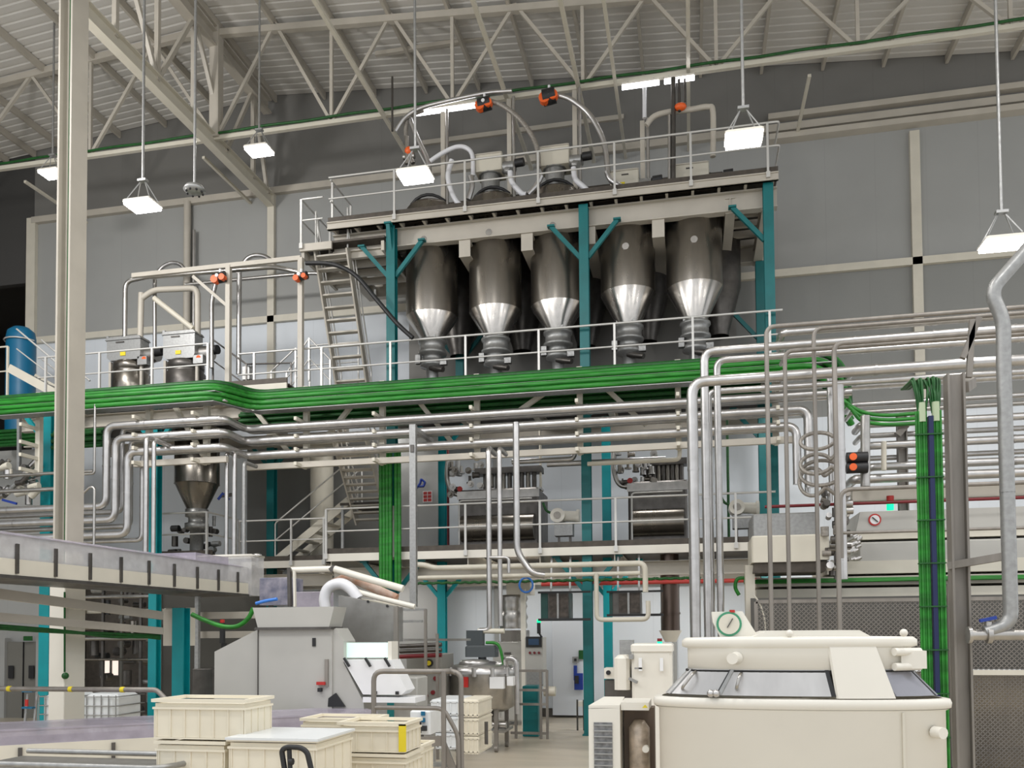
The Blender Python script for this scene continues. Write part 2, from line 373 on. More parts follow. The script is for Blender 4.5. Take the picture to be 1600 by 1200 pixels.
# ================================================================== STRUCTURE OF THE PROCESS TOWER
YF = 17.8                                    # front plane of the mezzanines
Z1 = P(900, 855, YF).z; Z2 = 7.62; Z3 = P(925, 303, YF).z; ZL = P(510, 379, YF).z
def HX(px, y=600, Y=YF): return P(px, y, Y).x
# --- platform 3
x3a, x3b = HX(513, 345), HX(1216, 283)
YB = 20.9
t = thing('upper_platform', 'beige steel platform carrying the tops of the steel hoppers', 'platform', ((x3a+x3b)/2, YF, Z3))
MB().box((x3a, YF+.02, Z3-.02), (x3b, YB, Z3+.03)).out('deck', M_grate, t)
MB().box((x3a, YF-.02, Z3-.0), (x3b, YF+.01, Z3+.13)).out('toe_plate', M_grate, t, label='dark toe plate')
m = MB().box((x3a, YF-.06, Z3-.17), (x3b, YF, Z3-.005)).box((x3a, YF-.09, Z3-.03), (x3b, YF, Z3-.005)).box((x3a, YF-.09, Z3-.17), (x3b, YF, Z3-.15)); m.out('edge_channel', M_beige, t)
m = MB().ib((x3a, YF+.34, Z3-.36), (x3b, YF+.34, Z3-.36), .2, .42, .025); m.out('front_beam', M_beige, t)
MB().ib((x3a, YB-.1, Z3-.36), (x3b, YB-.1, Z3-.36), .2, .42, .025).out('rear_beam', M_beige, t)
pxs = [513, 562, 640, 697, 745, 820, 870, 925, 1000, 1068, 1132, 1180, 1212]
for i in range(19):
    x_ = x3a + .1 + (x3b-x3a-.2)*i/18
    MB().box((x_-.03, YF, Z3-.15), (x_+.025, YF+.3, Z3-.03)).out('cantilever_stub', M_beige, t)
for px in (735, 830, 925, 1030):
    x_ = HX(px, 380, 18.6); MB().ib((x_, YF+.3, Z3-.76), (x_, YB, Z3-.76), .26, .34, .025).box((x_-.13, YF+.28, Z3-.95), (x_+.13, YF+.31, Z3-.56)).out('cross_beam', M_beige, t)
for px in (528, 1140, 1196):
    x_ = HX(px, 380, 18.6); MB().ib((x_, YF+.3, Z3-.42), (x_, YB, Z3-.42), .2, .34, .025).out('cross_beam', M_beige, t)
for y_ in (18.55, 19.0, 19.5, 20.0, 20.5):
    MB().bar((x3a+.05, y_, Z3-.2), (HX(640), y_, Z3-.2), .1, .14).out('joist', M_beige, t)
    MB().bar((HX(1140, 380), y_, Z3-.2), (x3b-.05, y_, Z3-.2), .1, .14).out('joist', M_beige, t)
# closing rear wall sheets under the platform
MB().box((HX(640, 500, 21.2), 21.15, Z2), (HX(1150, 500, 21.2), 21.2, Z3-.8)).out('rear_partition', mat('partition_sheet', (.25, .24, .22), .6), label='grey sheet partition behind the row of steel hoppers', cat='partition')
# --- landing at the left
xl0 = HX(470, 383)
t = thing('stair_landing', 'small beige landing at the left end of the hopper platform', 'landing', (xl0, YF, ZL))
MB().box((xl0, YF, ZL-.02), (x3a+1.35, YF+1.9, ZL+.03)).out('deck', M_grate, t)
MB().box((xl0, YF-.06, ZL-.17), (x3a+.1, YF, ZL-.0)).out('edge_channel', M_beige, t)
for y_ in (YF+.35, YF+.8, YF+1.3, YF+1.8):
    MB().bar((xl0, y_, ZL-.2), (x3a+1.35, y_, ZL-.2), .1, .16).out('joist', M_beige, t)
for x_ in (xl0+.05, x3a+1.3):
    MB().bar((x_, YF, ZL-.2), (x_, YF+1.9, ZL-.2), .07, .22).out('side_beam', M_beige, t)
# --- railings
def railing(name, label, pts, posts, h=1.02, mid=.53, r=.022, mt=None, base=0, drop=.12, two=True, curl=False):
    """pts: polyline along the deck edge; posts: parameters as world points"""
    mt = mt or M_rail
    t = thing(name, label, 'railing', pts[0])
    up = V((0, 0, 1))
    MB().tube([V(p) + up*h for p in pts], r, .06, 8).out('top_rail', mt, t)
    if two: MB().tube([V(p) + up*mid for p in pts], r*.85, .06, 8).out('middle_rail', mt, t)
    for p in posts:
        p = V(p); MB().bar(p - up*drop, p + up*h, .045, .045).bc(p - up*(drop-.06), (.08, .07, .12)).out('post', mt, t)
    return t
yR = YF - .08
railing('railing', 'long metal railing along the front edge of the hopper platform', [(HX(516, 290), yR, Z3), (HX(1217, 215), yR, Z3), (HX(1217, 215), yR+.8, Z3)],
        [(HX(px, 300), yR, Z3) for px in (618, 728, 842, 961, 1080, 1200)])
railing('railing', 'short metal railing at the left end of the hopper platform', [(HX(516, 290), yR+.1, Z3), (HX(516, 290), YF+1.2, Z3)], [(HX(516, 290), yR+.2, Z3), (HX(516, 290), YF+1.2, Z3)])
railing('railing', 'short metal railing around the stair landing', [(x3a-.1, yR, ZL), (xl0+.05, yR, ZL), (xl0+.05, YF+1.5, ZL)], [(xl0+.05, yR, ZL), (xl0+.05, YF+.8, ZL), (xl0+.05, YF+1.5, ZL)])
railing('railing', 'long metal railing on the middle floor behind the green cable trough', [(HX(375, 560), yR, Z2), (HX(1222, 486), yR, Z2)],
        [(HX(px, 560), yR, Z2) for px in (400, 505, 612, 729, 843, 961, 1083, 1203)], r=.024)
# --- mezzanine 2 and 1
def deck(name, label, x0, x1, z, y0=YF, y1=21.4, th=.2, grate=True):
    t = thing(name, label, 'floor deck', ((x0+x1)/2, y0, z))
    MB().box((x0, y0, z-.03), (x1, y1, z)).out('deck_plate', M_grate, t)
    MB().box((x0, y0-.05, z-th+.03), (x1, y0, z+.0)).out('edge_channel', M_white if z < 5 else M_cream, t)
    MB().box((x0, y0-.03, z), (x1, y0, z+.12)).out('toe_plate', M_grate, t)
    n = int((x1-x0)/1.6)
    for i in range(n+1):
        x_ = x0 + .1 + (x1-x0-.2)*i/max(n, 1)
        MB().ib((x_, y0, z-.2), (x_, y1, z-.2), .14, .26, .02).out('cross_beam', M_beige, t)
    MB().ib((x0, y0+.4, z-.45), (x1, y0+.4, z-.45), .18, .3, .02).out('front_beam', M_beige, t)
    MB().ib((x0, y1-.3, z-.45), (x1, y1-.3, z-.45), .18, .3, .02).out('rear_beam', M_beige, t)
    return t
deck('middle_mezzanine', 'middle floor deck under the hopper cones', HX(560, 600), HX(1225, 600), Z2)
deck('middle_mezzanine', 'middle floor deck at the left carrying the two grey receivers', HX(60, 610), HX(478, 600), Z2, y0=YF-.9, y1=20.5)
deck('lower_mezzanine', 'lower walkway deck with pale edge carrying the dark mixers', HX(511, 860), HX(1215, 850), Z1)
deck('lower_mezzanine', 'lower walkway deck at the foot of the small stair', HX(370, 868, 19.2), HX(509, 868, 19.2), Z1, y0=19.2)
deck('lower_mezzanine', 'small lower deck below the left hopper', HX(247, 858), HX(332, 858), Z1+.05, y1=19.3)
railing('railing', 'metal railing along the lower walkway before the dark mixers', [(HX(511, 792)+.03, yR, Z1), (HX(1215, 850)-.03, yR, Z1)],
        [(HX(px, 855), yR, Z1) for px in (512, 617, 729, 845, 963, 1150)], h=1.0, mid=.5)
railing('railing', 'metal railing around the small deck below the left hopper', [(HX(247, 858), yR, Z1+.05), (HX(326, 858), yR, Z1+.05), (HX(326, 858), YF+1.3, Z1+.05)],
        [(HX(248, 858), yR, Z1+.05), (HX(326, 858), yR, Z1+.05), (HX(326, 858), YF+1.2, Z1+.05)], h=1.0, mid=.5)
railing('railing', 'thin metal railing behind the small stair', [(HX(372, 868, 19.1), 19.1, Z1), (HX(508, 868, 19.1), 19.1, Z1)], [(HX(px, 868, 19.1), 19.1, Z1) for px in (374, 455, 506)], h=1.0, mid=.5)
# --- teal columns
def teal(px, Y, z0, z1, label, braces=(), mt=None, w_=.2, py=700):
    x_ = P(px, py, Y).x; mt = mt or M_teal
    t = thing('teal_column', label, 'column', (x_, Y, z0))
    MB().ib((x_, Y, z0), (x_, Y, z1), w_, w_, .022, (0, 1, 0)).box((x_-w_/2-.03, Y-.12, z0), (x_+w_/2+.03, Y+.12, z0+.03)).out('shaft', mt, t)
    for zt, ln, dr in braces:
        for d in dr:
            d = V((*d, 0)); p = V((x_, Y, zt-ln)) + d*.08; q = V((x_, Y, zt)) + d*ln*.95
            MB().bar(p, q, .08, .09).bc(q + V((0, 0, .01)), (.16, .14, .04)).out('brace', mt, t)
    return t
LR = ((-1, 0), (1, 0)); L_ = ((-1, 0),); Rr = ((1, 0),)
teal(613, YF+.15, 0, Z3-.17, 'teal column in front of the first steel hopper', [(Z3-.55, .75, LR), (Z3-.2, .6, ((0, -.4),)), (Z1-.2, .7, LR)])
teal(916, YF+.15, 0, Z3-.17, 'teal column at the middle of the hopper row, standing on the floor', [(Z3-.55, .75, LR), (Z1-.2, .7, LR), (Z2-.2, .6, LR)])
teal(1207, YF+.15, 0, Z3-.1, 'teal column at the right end of the hopper platform', [(Z3-.55, .75, L_), (Z2-.2, .6, L_)])
teal(1192, 20.7, 0, Z3-.6, 'rear teal column behind the right end column', [(Z3-1.6, .8, L_), (Z2-.2, .7, L_)])
teal(690, 20.3, 0, Z2-.3, 'rear teal column behind the steel tank and red pipe', [(Z1-.1, .8, LR), (Z2-.3, .6, LR)], M_tealL)
teal(947, 20.3, 0, Z2-.3, 'rear teal column close behind the middle teal column', [(Z1-.1, .8, LR)], M_tealL)
teal(425, 20.3, 0, Z2-.3, 'shaded teal column behind the small stair', [(Z2-.4, .7, LR)])
teal(243, 17.4, 0, Z2-.2, 'teal column left of the lower left hopper', [(Z2-.3, .7, LR)], M_tealL, py=800)
teal(77, 16.6, 0, Z2-.3, 'bright teal column left of the tall beige column', [(Z2-.4, .7, LR)], M_tealL, w_=.26, py=800)
teal(283, 12.5, 0, P(286, 950, 12.5).z, 'short teal column under the conveyor beside the beige box', (), M_tealL, py=1000)
teal(720, 20.6, Z2, Z3-.4, 'teal brace column hidden behind the first two hoppers', [(Z3-1.5, .9, LR)])
# --- open stairs
def stair(label, a, b, wd, n, mt=M_beige, along='Y', tread=.24, rails=True, riser=False):
    """a top point, b bottom point of the left stringer, wd width (X)"""
    a, b = V(a), V(b); t = thing('open_stair', label, 'stair', b)
    side = V((wd, 0, 0)) if along == 'Y' else V((0, wd, 0))
    for o in (V((0,0,0)), side): MB().bar(a+o, b+o, .04, .2).out('stringer', mt, t)
    for i in range(n):
        f = (i+.5)/n; p = a*(1-f) + b*f
        m = MB()
        if along == 'Y': m.box((p.x, p.y-tread/2, p.z-.02), (p.x+wd, p.y+tread/2, p.z+.02))
        else: m.box((p.x-tread/2, p.y, p.z-.02), (p.x+tread/2, p.y+wd, p.z+.02))
        m.out('tread', mt, t)
    if rails:
        for o in (V((0,0,0)), side):
            up = V((0, 0, .95))
            m = MB().tube([b+o, b+o+up, a+o+up, a+o], .02, .05, 8).tube([b+o+up*.55, a+o+up*.55], .016, 0, 6); m.out('handrail', M_rail, t)
    return t
st = P(492, 405, 17.9); sb = P(552, 610, 19.25)
stair('steep open stair from the middle floor up to the stair landing', (st.x, 17.95, ZL-.1), (st.x, 19.4, Z2), .78, 13, tread=.16)
st = P(521, 720, 18.3)
stair('open stair flight seen below the cables beside the green bundle', (st.x, 18.3, Z2-.9), (st.x+.1, 19.5, Z1+.9), .8, 12, tread=.2)
st = P(540, 788, 19.0); sb = P(486, 863, 19.0); s0 = P(482, 788, 20.0)
stair('small cream stair rising to the right on the lower deck', (st.x-.05, 19.3, P(482, 788, 19.6).z), (P(430, 866, 19.3).x, 19.3, Z1), .85, 7, M_cream, along='X', tread=.2)
# landing platform between the flights
sl = P(545, 785, 19.2)
t = thing('stair_landing', 'small grey landing between the cream stair and the flight above', 'landing', (sl.x, 19.3, Z1))
MB().box((sl.x-.25, 19.25, sl.z-.06), (sl.x+.85, 20.3, sl.z)).out('deck', M_grate, t)
for x_ in (sl.x-.2, sl.x+.8): MB().bar((x_, 19.3, Z1), (x_, 19.3, sl.z), .06, .06).out('leg', M_galv, t)
# --- hoppers
def hopper(px, r, zt, zc_, zb, Y, label, back=False):
    x_ = P(px, 430, Y).x
    t = thing('steel_hopper', label, 'hopper', (x_, Y, zb), None)
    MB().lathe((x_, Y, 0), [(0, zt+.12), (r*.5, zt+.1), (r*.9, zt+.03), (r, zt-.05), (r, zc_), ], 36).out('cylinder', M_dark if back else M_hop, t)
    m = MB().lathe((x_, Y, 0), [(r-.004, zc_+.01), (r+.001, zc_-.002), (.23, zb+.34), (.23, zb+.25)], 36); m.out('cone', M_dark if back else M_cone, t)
    if not back:
        m = MB().lathe((x_, Y, 0), [(.2, zb+.36), (.33, zb+.35), (.33, zb+.3), (.29, zb+.28), (.29, zb+.1), (.33, zb+.08), (.33, zb+.02), (.22, zb+.0), (.22, zb-.15), (.28, zb-.16), (.28, zb-.26), (.14, zb-.3), (.14, zb-.6)], 20); m.out('outlet_valve', M_galv, t)
        m = MB()
        for a in (.6, 2.0, 3.6, 5.2): m.bc((x_+.26*math.cos(a), Y+.26*math.sin(a), zb+.42), (.05, .05, .2))
        m.bc((x_+.3, Y-.1, zb-.2), (.16, .12, .12)); m.bc((x_-.3, Y-.12, zb-.1), (.12, .12, .2))
        m.out('clamps', M_galv, t, kind='stuff')
        MB().cone((x_+.0, Y-.1, zb-.3), (x_+.34, Y-.28, zb-.42), .08, .06).out('motor', M_dark, t)
        MB().cone((x_, Y-r-.03, zt-.95), (x_, Y-r+.02, zt-.95), .075).out('inspection_port', M_cone, t)
    return t
YH = 18.75
for i, (px, yc_, ye, wd) in enumerate(((675, 483, 530, 72), (774, 474, 527, 75), (871, 466, 516, 73), (981, 446, 507, 75), (1085, 437, 502, 77))):
    r = .6
    nm = ('first steel hopper, right behind the left teal column', 'second steel hopper, left of the centre column and free of posts', 'third steel hopper, just left of the middle teal column',
          'fourth steel hopper, just right of the middle teal column', 'fifth steel hopper, nearest the right end of the platform')[i]
    h = hopper(px, r, Z3+.52 if i < 3 else Z3-.1, P(px, yc_, YH-.55).z, P(px, ye, YH).z-.4, YH, nm)
for i, px in enumerate((815, 915, 1010, 717, 1122)):
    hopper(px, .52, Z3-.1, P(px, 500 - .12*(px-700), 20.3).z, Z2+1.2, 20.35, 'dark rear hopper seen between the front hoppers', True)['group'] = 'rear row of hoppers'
# lower left hopper
YQ = 18.5
x_ = P(308, 740, YQ).x
t = thing('steel_hopper', 'lower left steel hopper above the small deck', 'hopper', (x_, YQ, Z1+.05))
za, zb_, ze = Z2-.5, P(308, 752, YQ-.4).z, P(308, 795, YQ).z
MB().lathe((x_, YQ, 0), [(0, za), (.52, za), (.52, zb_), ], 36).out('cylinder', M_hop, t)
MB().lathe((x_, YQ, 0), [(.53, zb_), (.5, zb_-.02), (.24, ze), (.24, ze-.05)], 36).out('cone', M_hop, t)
MB().lathe((x_, YQ, 0), [(.18, ze), (.27, ze-.02), (.27, ze-.2), (.2, ze-.22), (.2, ze-.35), (.28, ze-.36), (.28, ze-.5), (.16, ze-.52), (.16, Z1+.1)], 20).out('outlet_valve', M_galv, t)
# ================================================================== PIPE RACK
YP0, YP1 = 15.5, 16.4
def rad(wpx, Y): return wpx*Y/F/2*.98
def pipe(label, pts, r, mt=None, name='pipe', cat='pipe', group=None, fil=None, flanges=True, n=10):
    m = MB().tube(pts, r, fil, n); mt = mt or M_clad
    if flanges:                                                  # joint bands of the cladding along each long run
        for a, b in zip(pts[:-1], pts[1:]):
            a, b = V(a), V(b); L = (b-a).length
            if L > 1.6:
                k = int(L/1.3)
                for i in range(1, k+1):
                    c = a + (b-a)*i/(k+1); d = (b-a).normalized()*.018
                    m.cone(c-d, c+d, r*1.07, n=n, caps=False)
    return m.out(name, mt, None, label, cat, group)
XJ0, XJ1 = P(351, 660, YP0).x, P(383, 680, YP1).x
def jog(yl, yr, label, wpx, xleft, bottom=None, xend=None, dy=0, right=None, mt=None, dx=0, dz=0, name='pipe'):
    za, zb = P(351, yl, YP0).z, P(640, yr, YP1).z; z = (za*.5 + zb*.5) + dz
    y0, y1 = YP0+dy, YP1+dy; r = rad(wpx, YP1)
    pts = []
    xl = P(xleft, yl, YP0).x + dx
    if bottom is not None:
        zb_ = P(xleft, bottom, YP0).z; pts += [V((-19, y0, zb_)), V((xl, y0, zb_))]
    pts += [V((xl, y0, z)), V((XJ0, y0, z)), V((XJ1, y1, z))]
    xr = P(xend, 600, YP1).x
    pts.append(V((xr, y1, z)))
    if right is not None: pts.append(V((xr, y1, P(xend, right, YP1).z)))
    return pipe(label, pts, r, mt or M_clad, name=name)
jog(653, 656, 'thick clad pipe, topmost on the rack', 13, 167, 791, 1330)
jog(653, 656, 'clad pipe just behind the topmost clad pipe of the rack', 9, 167, 797, 1330, dy=.28, dx=.16)
jog(673, 677, 'second clad pipe of the rack from the top', 13, 181, 812, 1262, right=762)
jog(673, 677, 'clad pipe hidden just behind the second pipe of the rack', 9, 181, 820, 1262, dy=.28, dx=.15, right=766)
jog(697, 699, 'lowest front clad pipe of the rack, turning down at both its ends', 13, 200, 835, 1243, right=757)
jog(697, 699, 'clad pipe close behind the lowest front pipe of the rack', 8, 200, 842, 1243, dy=.26, dx=.15, right=750)
jog(624, 627, 'thin steel pipe above the clad pipes of the rack', 4.5, 148, None, 1250)
zt = P(640, 718, YP1).z
for a, b, lb in (((P(205, 712, YP0).x, YP0+.1), (XJ0, YP0+.1), 'left'), ((XJ1, YP1+.1), (P(1240, 685, YP1).x, YP1+.1), 'right')):
    MB().box((a[0], a[1]-.04, P(640, 716, YP1).z-.06), (b[0], b[1]+.05, P(640, 716, YP1).z+.06)).out('rack_rail', M_beige, None,
        'beige rail under the lowest rack pipe, %s' % ('part before the bend' if lb == 'left' else 'long part past the bend'), 'rack rail')
# --- bracket frames carrying the rack
za = [P(640, y, YP1).z for y in (612, 636, 664, 685, 708)]
def bracket(px, Y, label, top=None, zlow=None):
    x_ = P(px, 660, Y+.35).x; t = thing('pipe_bracket', label, 'pipe bracket', (x_, Y+.35, za[-1]), 'brackets holding the pipe rack')
    MB().bar((x_, Y+.38, (zlow or za[-1])-.12), (x_, Y+.38, Z2-.15), .11, .11).out('post', M_cream, t)
    for z in za[1:]: MB().bar((x_, Y-.16, z-.12), (x_, Y+.35, z-.12), .06, .07).out('arm', M_cream, t)
    MB().bar((x_, Y+.38, Z2-.22), (x_, YF+.1, Z2-.22), .1, .1).out('tie', M_cream, t)
for px, Y, nm in ((60, YP0, 'leftmost pipe bracket, beside the bright teal column'), (232, YP0, 'pipe bracket above the two left standing pipes'), (322, YP0, 'pipe bracket just before the rack bends back'),
                  (478, YP1, 'first pipe bracket past the bend'), (597, YP1, 'pipe bracket before the left front teal column'), (745, YP1, 'pipe bracket left of the tall support post under the rack'),
                  (906, YP1, 'pipe bracket just left of the middle teal column'), (1060, YP1, 'pipe bracket left of the thick standing pipes'), (1212, YP1, 'pipe bracket among the thin brown pipes')):
    bracket(px, Y, nm)
for (xa, ya, xb, yb, Y, nm) in ((262, 615, 318, 712, 16.1, 'cream brace slanting down right, left of the rack bend'), (388, 628, 450, 705, 16.9, 'cream brace slanting down right, just past the rack bend'),
                     (562, 618, 505, 690, 16.9, 'cream brace slanting down left before the stair flight'), (640, 610, 705, 690, 16.9, 'cream brace slanting down right of the left teal column'), (885, 590, 800, 650, 16.9, 'cream brace slanting down left of the middle teal column'),
                     (928, 590, 1010, 665, 16.9, 'cream brace slanting down right of the middle teal column')):
    MB().bar(P(xa, ya, Y), P(xb, yb, Y), .09, .09).out('rack_brace', M_cream, None, nm, 'brace')
# --- green cable trough
ztr = (P(430, 612, YP1).z + P(1090, 566, YP1).z)/2
XT0, XT1 = P(342, 590, YP0).x, P(402, 612, YP1).x
t = thing('cable_trough', 'bright green cable trough running across the whole hall above the pipes', 'cable trough', (0, YP1, ztr-.4))
def troughpath(dy, dz, xe): return [V((-14.5, YP0+dy, ztr+dz)), V((XT0, YP0+dy, ztr+dz)), V((XT1, YP1+dy, ztr+dz)), V((xe, YP1+dy, ztr+dz))]
xe = P(1300, 560, YP1).x
for k, (dy, dz, r) in enumerate(((.1, .03, .055), (-.02, .0, .06), (-.07, -.13, .055), (.05, -.16, .055), (-.12, -.25, .055), (-.17, -.36, .055), (.0, -.32, .05), (-.05, -.06, .045))):
    MB().tube(troughpath(dy, dz, xe - k*.06) + [V((xe - k*.06 + .35, YP1+dy+.3, ztr+dz-.35)), V((xe+.4, YP1+dy+.6, ztr+dz-.9))], r, .3, 8).out('cable_bundle', M_greenD if k in (1, 3, 6) else M_green, t)
for (dy0, dy1, dz) in ((-.14, .3, -.2), (-.2, .1, -.42)):
    m = MB()
    for a, b in zip(troughpath(0, 0, xe)[:-1], troughpath(0, 0, xe)[1:]):
        m.add([(a.x, a.y+dy0, a.z+dz), (b.x, b.y+dy0, b.z+dz), (b.x, b.y+dy1, b.z+dz), (a.x, a.y+dy1, a.z+dz), (a.x, a.y+dy0, a.z+dz-.015), (b.x, b.y+dy0, b.z+dz-.015), (b.x, b.y+dy1, b.z+dz-.015), (a.x, a.y+dy1, a.z+dz-.015)],
              [(0,1,2,3), (7,6,5,4), (0,4,5,1), (1,5,6,2), (2,6,7,3), (3,7,4,0)])
    m.out('tray', M_galv, t)
m = MB(); z = P(500, 652, 17.0).z
x0, x1 = P(372, 650, 17.1).x, P(1190, 650, 17.1).x
for k in range(6): m.tube([(x0, 17.15+.07*(k % 2), z-.05+.06*k), (x1, 17.15+.07*(k % 2), z-.05+.06*k)], .045, 0, 6)
m.out('cable_bundle', M_greenD, None, 'dark green cable bundle in the shade behind the rack pipes', 'cables', kind='stuff')
m = MB(); x0, x1 = -14, P(350, 700, 16.4).x; z = P(140, 690, 16.5).z
for k in range(6): m.tube([(x0, 16.45+.07*(k % 2), z-.1+.07*k), (x1-3, 16.45+.07*(k % 2), z-.1+.07*k)], .05, 0, 6)
m.out('cable_bundle', M_greenD, None, 'dark green cable bundle behind the tall beige column', 'cables', kind='stuff')
# --- standing pipes
def stand(px, y0, y1, wpx, Y, label, mt=None, extra_top=(), extra_bot=(), flanges=True, name='pipe', cat='standing pipe'):
    pm = (y0+y1)/2; x_ = P(px, pm, Y).x; a, b = P(px, y0, Y).z, P(px, y1, Y).z
    pts = [V((x_, Y, a)) + V(e) for e in extra_top] + [V((x_, Y, a)), V((x_, Y, b))] + [V((x_, Y, b)) + V(e) for e in extra_bot]
    return pipe(label, pts, rad(wpx, Y), mt or M_clad, name=name, cat=cat, flanges=flanges)
stand(228, 683, 872, 9, 15.0, 'left one of two clad pipes standing before the left hopper deck', extra_top=((0, .6, 0),))
stand(240, 688, 872, 8, 15.0, 'right one of two clad pipes standing before the left hopper deck', extra_top=((0, .6, 0),))
stand(354, 706, 885, 7, 15.8, 'thin clad pipe standing right of the left hopper', extra_top=((0, .5, 0),))
stand(366, 706, 875, 8, 15.8, 'middle pipe of three standing right of the left hopper', extra_top=((0, .5, 0),))
stand(381, 722, 875, 7, 15.8, 'rightmost of three pipes standing right of the left hopper', M_galv, extra_top=((0, .5, 0),))
stand(148, 632, 740, 4.5, 15.3, 'thin pipe dropping behind the tall column to a small valve', M_steel, extra_bot=((-.3, 0, 0),), flanges=False)
stand(147, 762, 866, 5, 14.6, 'short dark pipe beside the bundle of bent clad pipes', M_steel, extra_top=((-.25, 0, -.1), (-.1, 0, .02)), flanges=False)
stand(764, 700, 985, 9, 15.6, 'left one of the twin pipes dropping to the steel tank', extra_top=((0, .6, 0),), extra_bot=((-.2, 0, 0),))
stand(781, 700, 978, 8, 15.6, 'right one of the twin pipes dropping to the steel tank', extra_top=((0, .6, 0),))
stand(807, 660, 862, 11, 15.7, 'clad pipe with a bent foot, right of the twin pipes', extra_bot=((.28, .0, -.42), (.5, .1, -.45)))
x_ = P(646, 800, 15.7).x
t = thing('support_post', 'tall square galvanised post holding the rack, left of the twin pipes', 'post', (x_, 15.7, P(646, 948, 15.7).z))
MB().bar((x_, 15.7, P(646, 948, 15.7).z), (x_, 15.7, P(646, 664, 15.7).z), .125, .11).out('shaft', M_galv, t)
MB().bar((x_, 15.7, P(646, 668, 15.7).z), (x_, 16.9, P(646, 668, 15.7).z), .08, .08).out('arm', M_galv, t)
m = MB(); m.bc((x_, 15.63, P(646, 700, 15.6).z), (.07, .02, .14)); m.out('label_plate', M_dark, t, label='dark label plate')
MB().bar((x_-1.2, 15.7, P(620, 935, 15.7).z), (x_, 15.7, P(646, 948, 15.7).z), .1, .05).out('foot_bar', M_cream, t)
# thick right group
Yg = 13.4
def corner(px, py, xr_, wpx, Y, label, ybot, mt=None, fil=None, over=None, flanges=True, dn=None):
    c = P(px, py, Y); xe_ = P(xr_, 520, Y).x; pts = [V((c.x, Y, P(px, ybot, Y).z)), V((c.x, Y, c.z)), V((xe_, Y, c.z))]
    if over: pts += over(pts[-1])
    return pipe(label, pts, rad(wpx, Y), mt or M_clad, fil=fil, flanges=flanges, cat='bent pipe')
corner(1081, 597, 1680, 17, 12.6, 'thickest clad pipe, rising centre right and turning right below the thin pipes', 1010)
corner(1100, 549, 1720, 13, 13.4, 'clad pipe turning right at the top of the standing group', 1010)
corner(1120, 563, 1720, 11, 13.8, 'clad pipe turning right just below the top one of the standing group', 1010)
corner(1107, 612, 1710, 10, 13.9, 'clad pipe behind the thickest standing pipe', 1000)
br = M_post
corner(1197, 511, 1760, 7, 11.6, 'leftmost of four thin brown pipes, its top run highest', 990, br, .12, flanges=False)
corner(1226, 549, 1760, 6.5, 12.0, 'second of four thin brown pipes, its top run lowest', 990, br, .12, flanges=False)
corner(1271, 514, 1760, 6.5, 12.1, 'third of four thin brown pipes before the beige hood', 990, br, .12, flanges=False)
corner(1303, 537, 1760, 7.5, 11.8, 'rightmost of four thin brown pipes, next to the clad post', 990, br, .12, flanges=False)
stand(1314, 602, 905, 14, 12.6, 'clad post standing right of the thin brown pipes')
stand(1298, 575, 770, 9, 14.2, 'pale clad pipe half hidden behind the brown pipes')
# big grey pipe at the right edge
Yk = 8.6
pipe('big grey pipe at the right edge with a kinked top', [P(1640, 350, Yk), P(1547, 455, Yk), P(1568, 500, Yk), V((P(1572, 700, Yk).x, Yk, P(1572, 560, Yk).z)), V((P(1572, 700, Yk).x, Yk, P(1572, 975, Yk).z)), V((P(1572, 700, Yk).x-.22, Yk, P(1572, 988, Yk).z))],
     rad(20, Yk), M_galv, fil=.12)
t = thing('pipe_valve', 'small steel valve with a blue handle at the foot of the big grey pipe', 'valve', P(1540, 1000, Yk))
c = P(1545, 992, Yk)
MB().cone(c + V((-.16, 0, 0)), c + V((.4, 0, 0)), .05).cone(c + V((-.18, 0, 0)), c + V((-.15, 0, 0)), .08).cone(c + V((-.02, 0, 0)), c + V((.02, 0, 0)), .08).cone(c, c + V((0, 0, .12)), .035).out('body', M_steel, t)
MB().bar(c + V((-.08, -.02, .13)), c + V((.06, -.02, .16)), .04, .03).out('handle', M_blue, t)
# brown grey square posts at the right
def sqpost(px, py0, py1, wpx, Y, label):
    x_ = P(px, (py0+py1)/2, Y).x; r = rad(wpx, Y)
    t = thing('steel_post', label, 'post', (x_, Y, max(0, P(px, py1, Y).z)))
    m = MB().ib((x_, Y, max(0, P(px, py1, Y).z)), (x_, Y, P(px, py0, Y).z), r*2, r*2, .02, (1, 0, 0)); m.out('shaft', M_post, t)
    return t, x_, r
Yq = 8.9
t, xq, r = sqpost(1500, 585, 1330, 24, Yq, 'thick brown-grey post at the right holding the upper pipes')
MB().bar(P(1503, 606, Yq), P(1541, 575, Yq) + V((0, .5, 0)), .12, .1).out('bracket', M_post, t)
MB().bar(P(1514, 590, Yq), P(1519, 500, Yq), .05, .05).bar(P(1504, 560, Yq), P(1530, 496, Yq), .05, .05).out('upper_bracket', M_post, t)
MB().bar((xq-.1, Yq-.02, P(1512, 884, Yq).z), (xq+.36, Yq-.3, P(1545, 872, Yq).z), .06, .07).out('arm', M_post, t)
MB().tube([(xq-.17, Yq, .1), (xq-.17, Yq, P(1480, 930, Yq).z)], .018, 0, 6).out('conduit', M_galv, t)
t, x_, r = sqpost(1410, 650, 799, 13, 14.7, 'short brown-grey post behind the green cable ladder')
MB().bar(P(1402, 680, 14.6), P(1438, 640, 14.6), .1, .1).out('bracket', M_post, t)
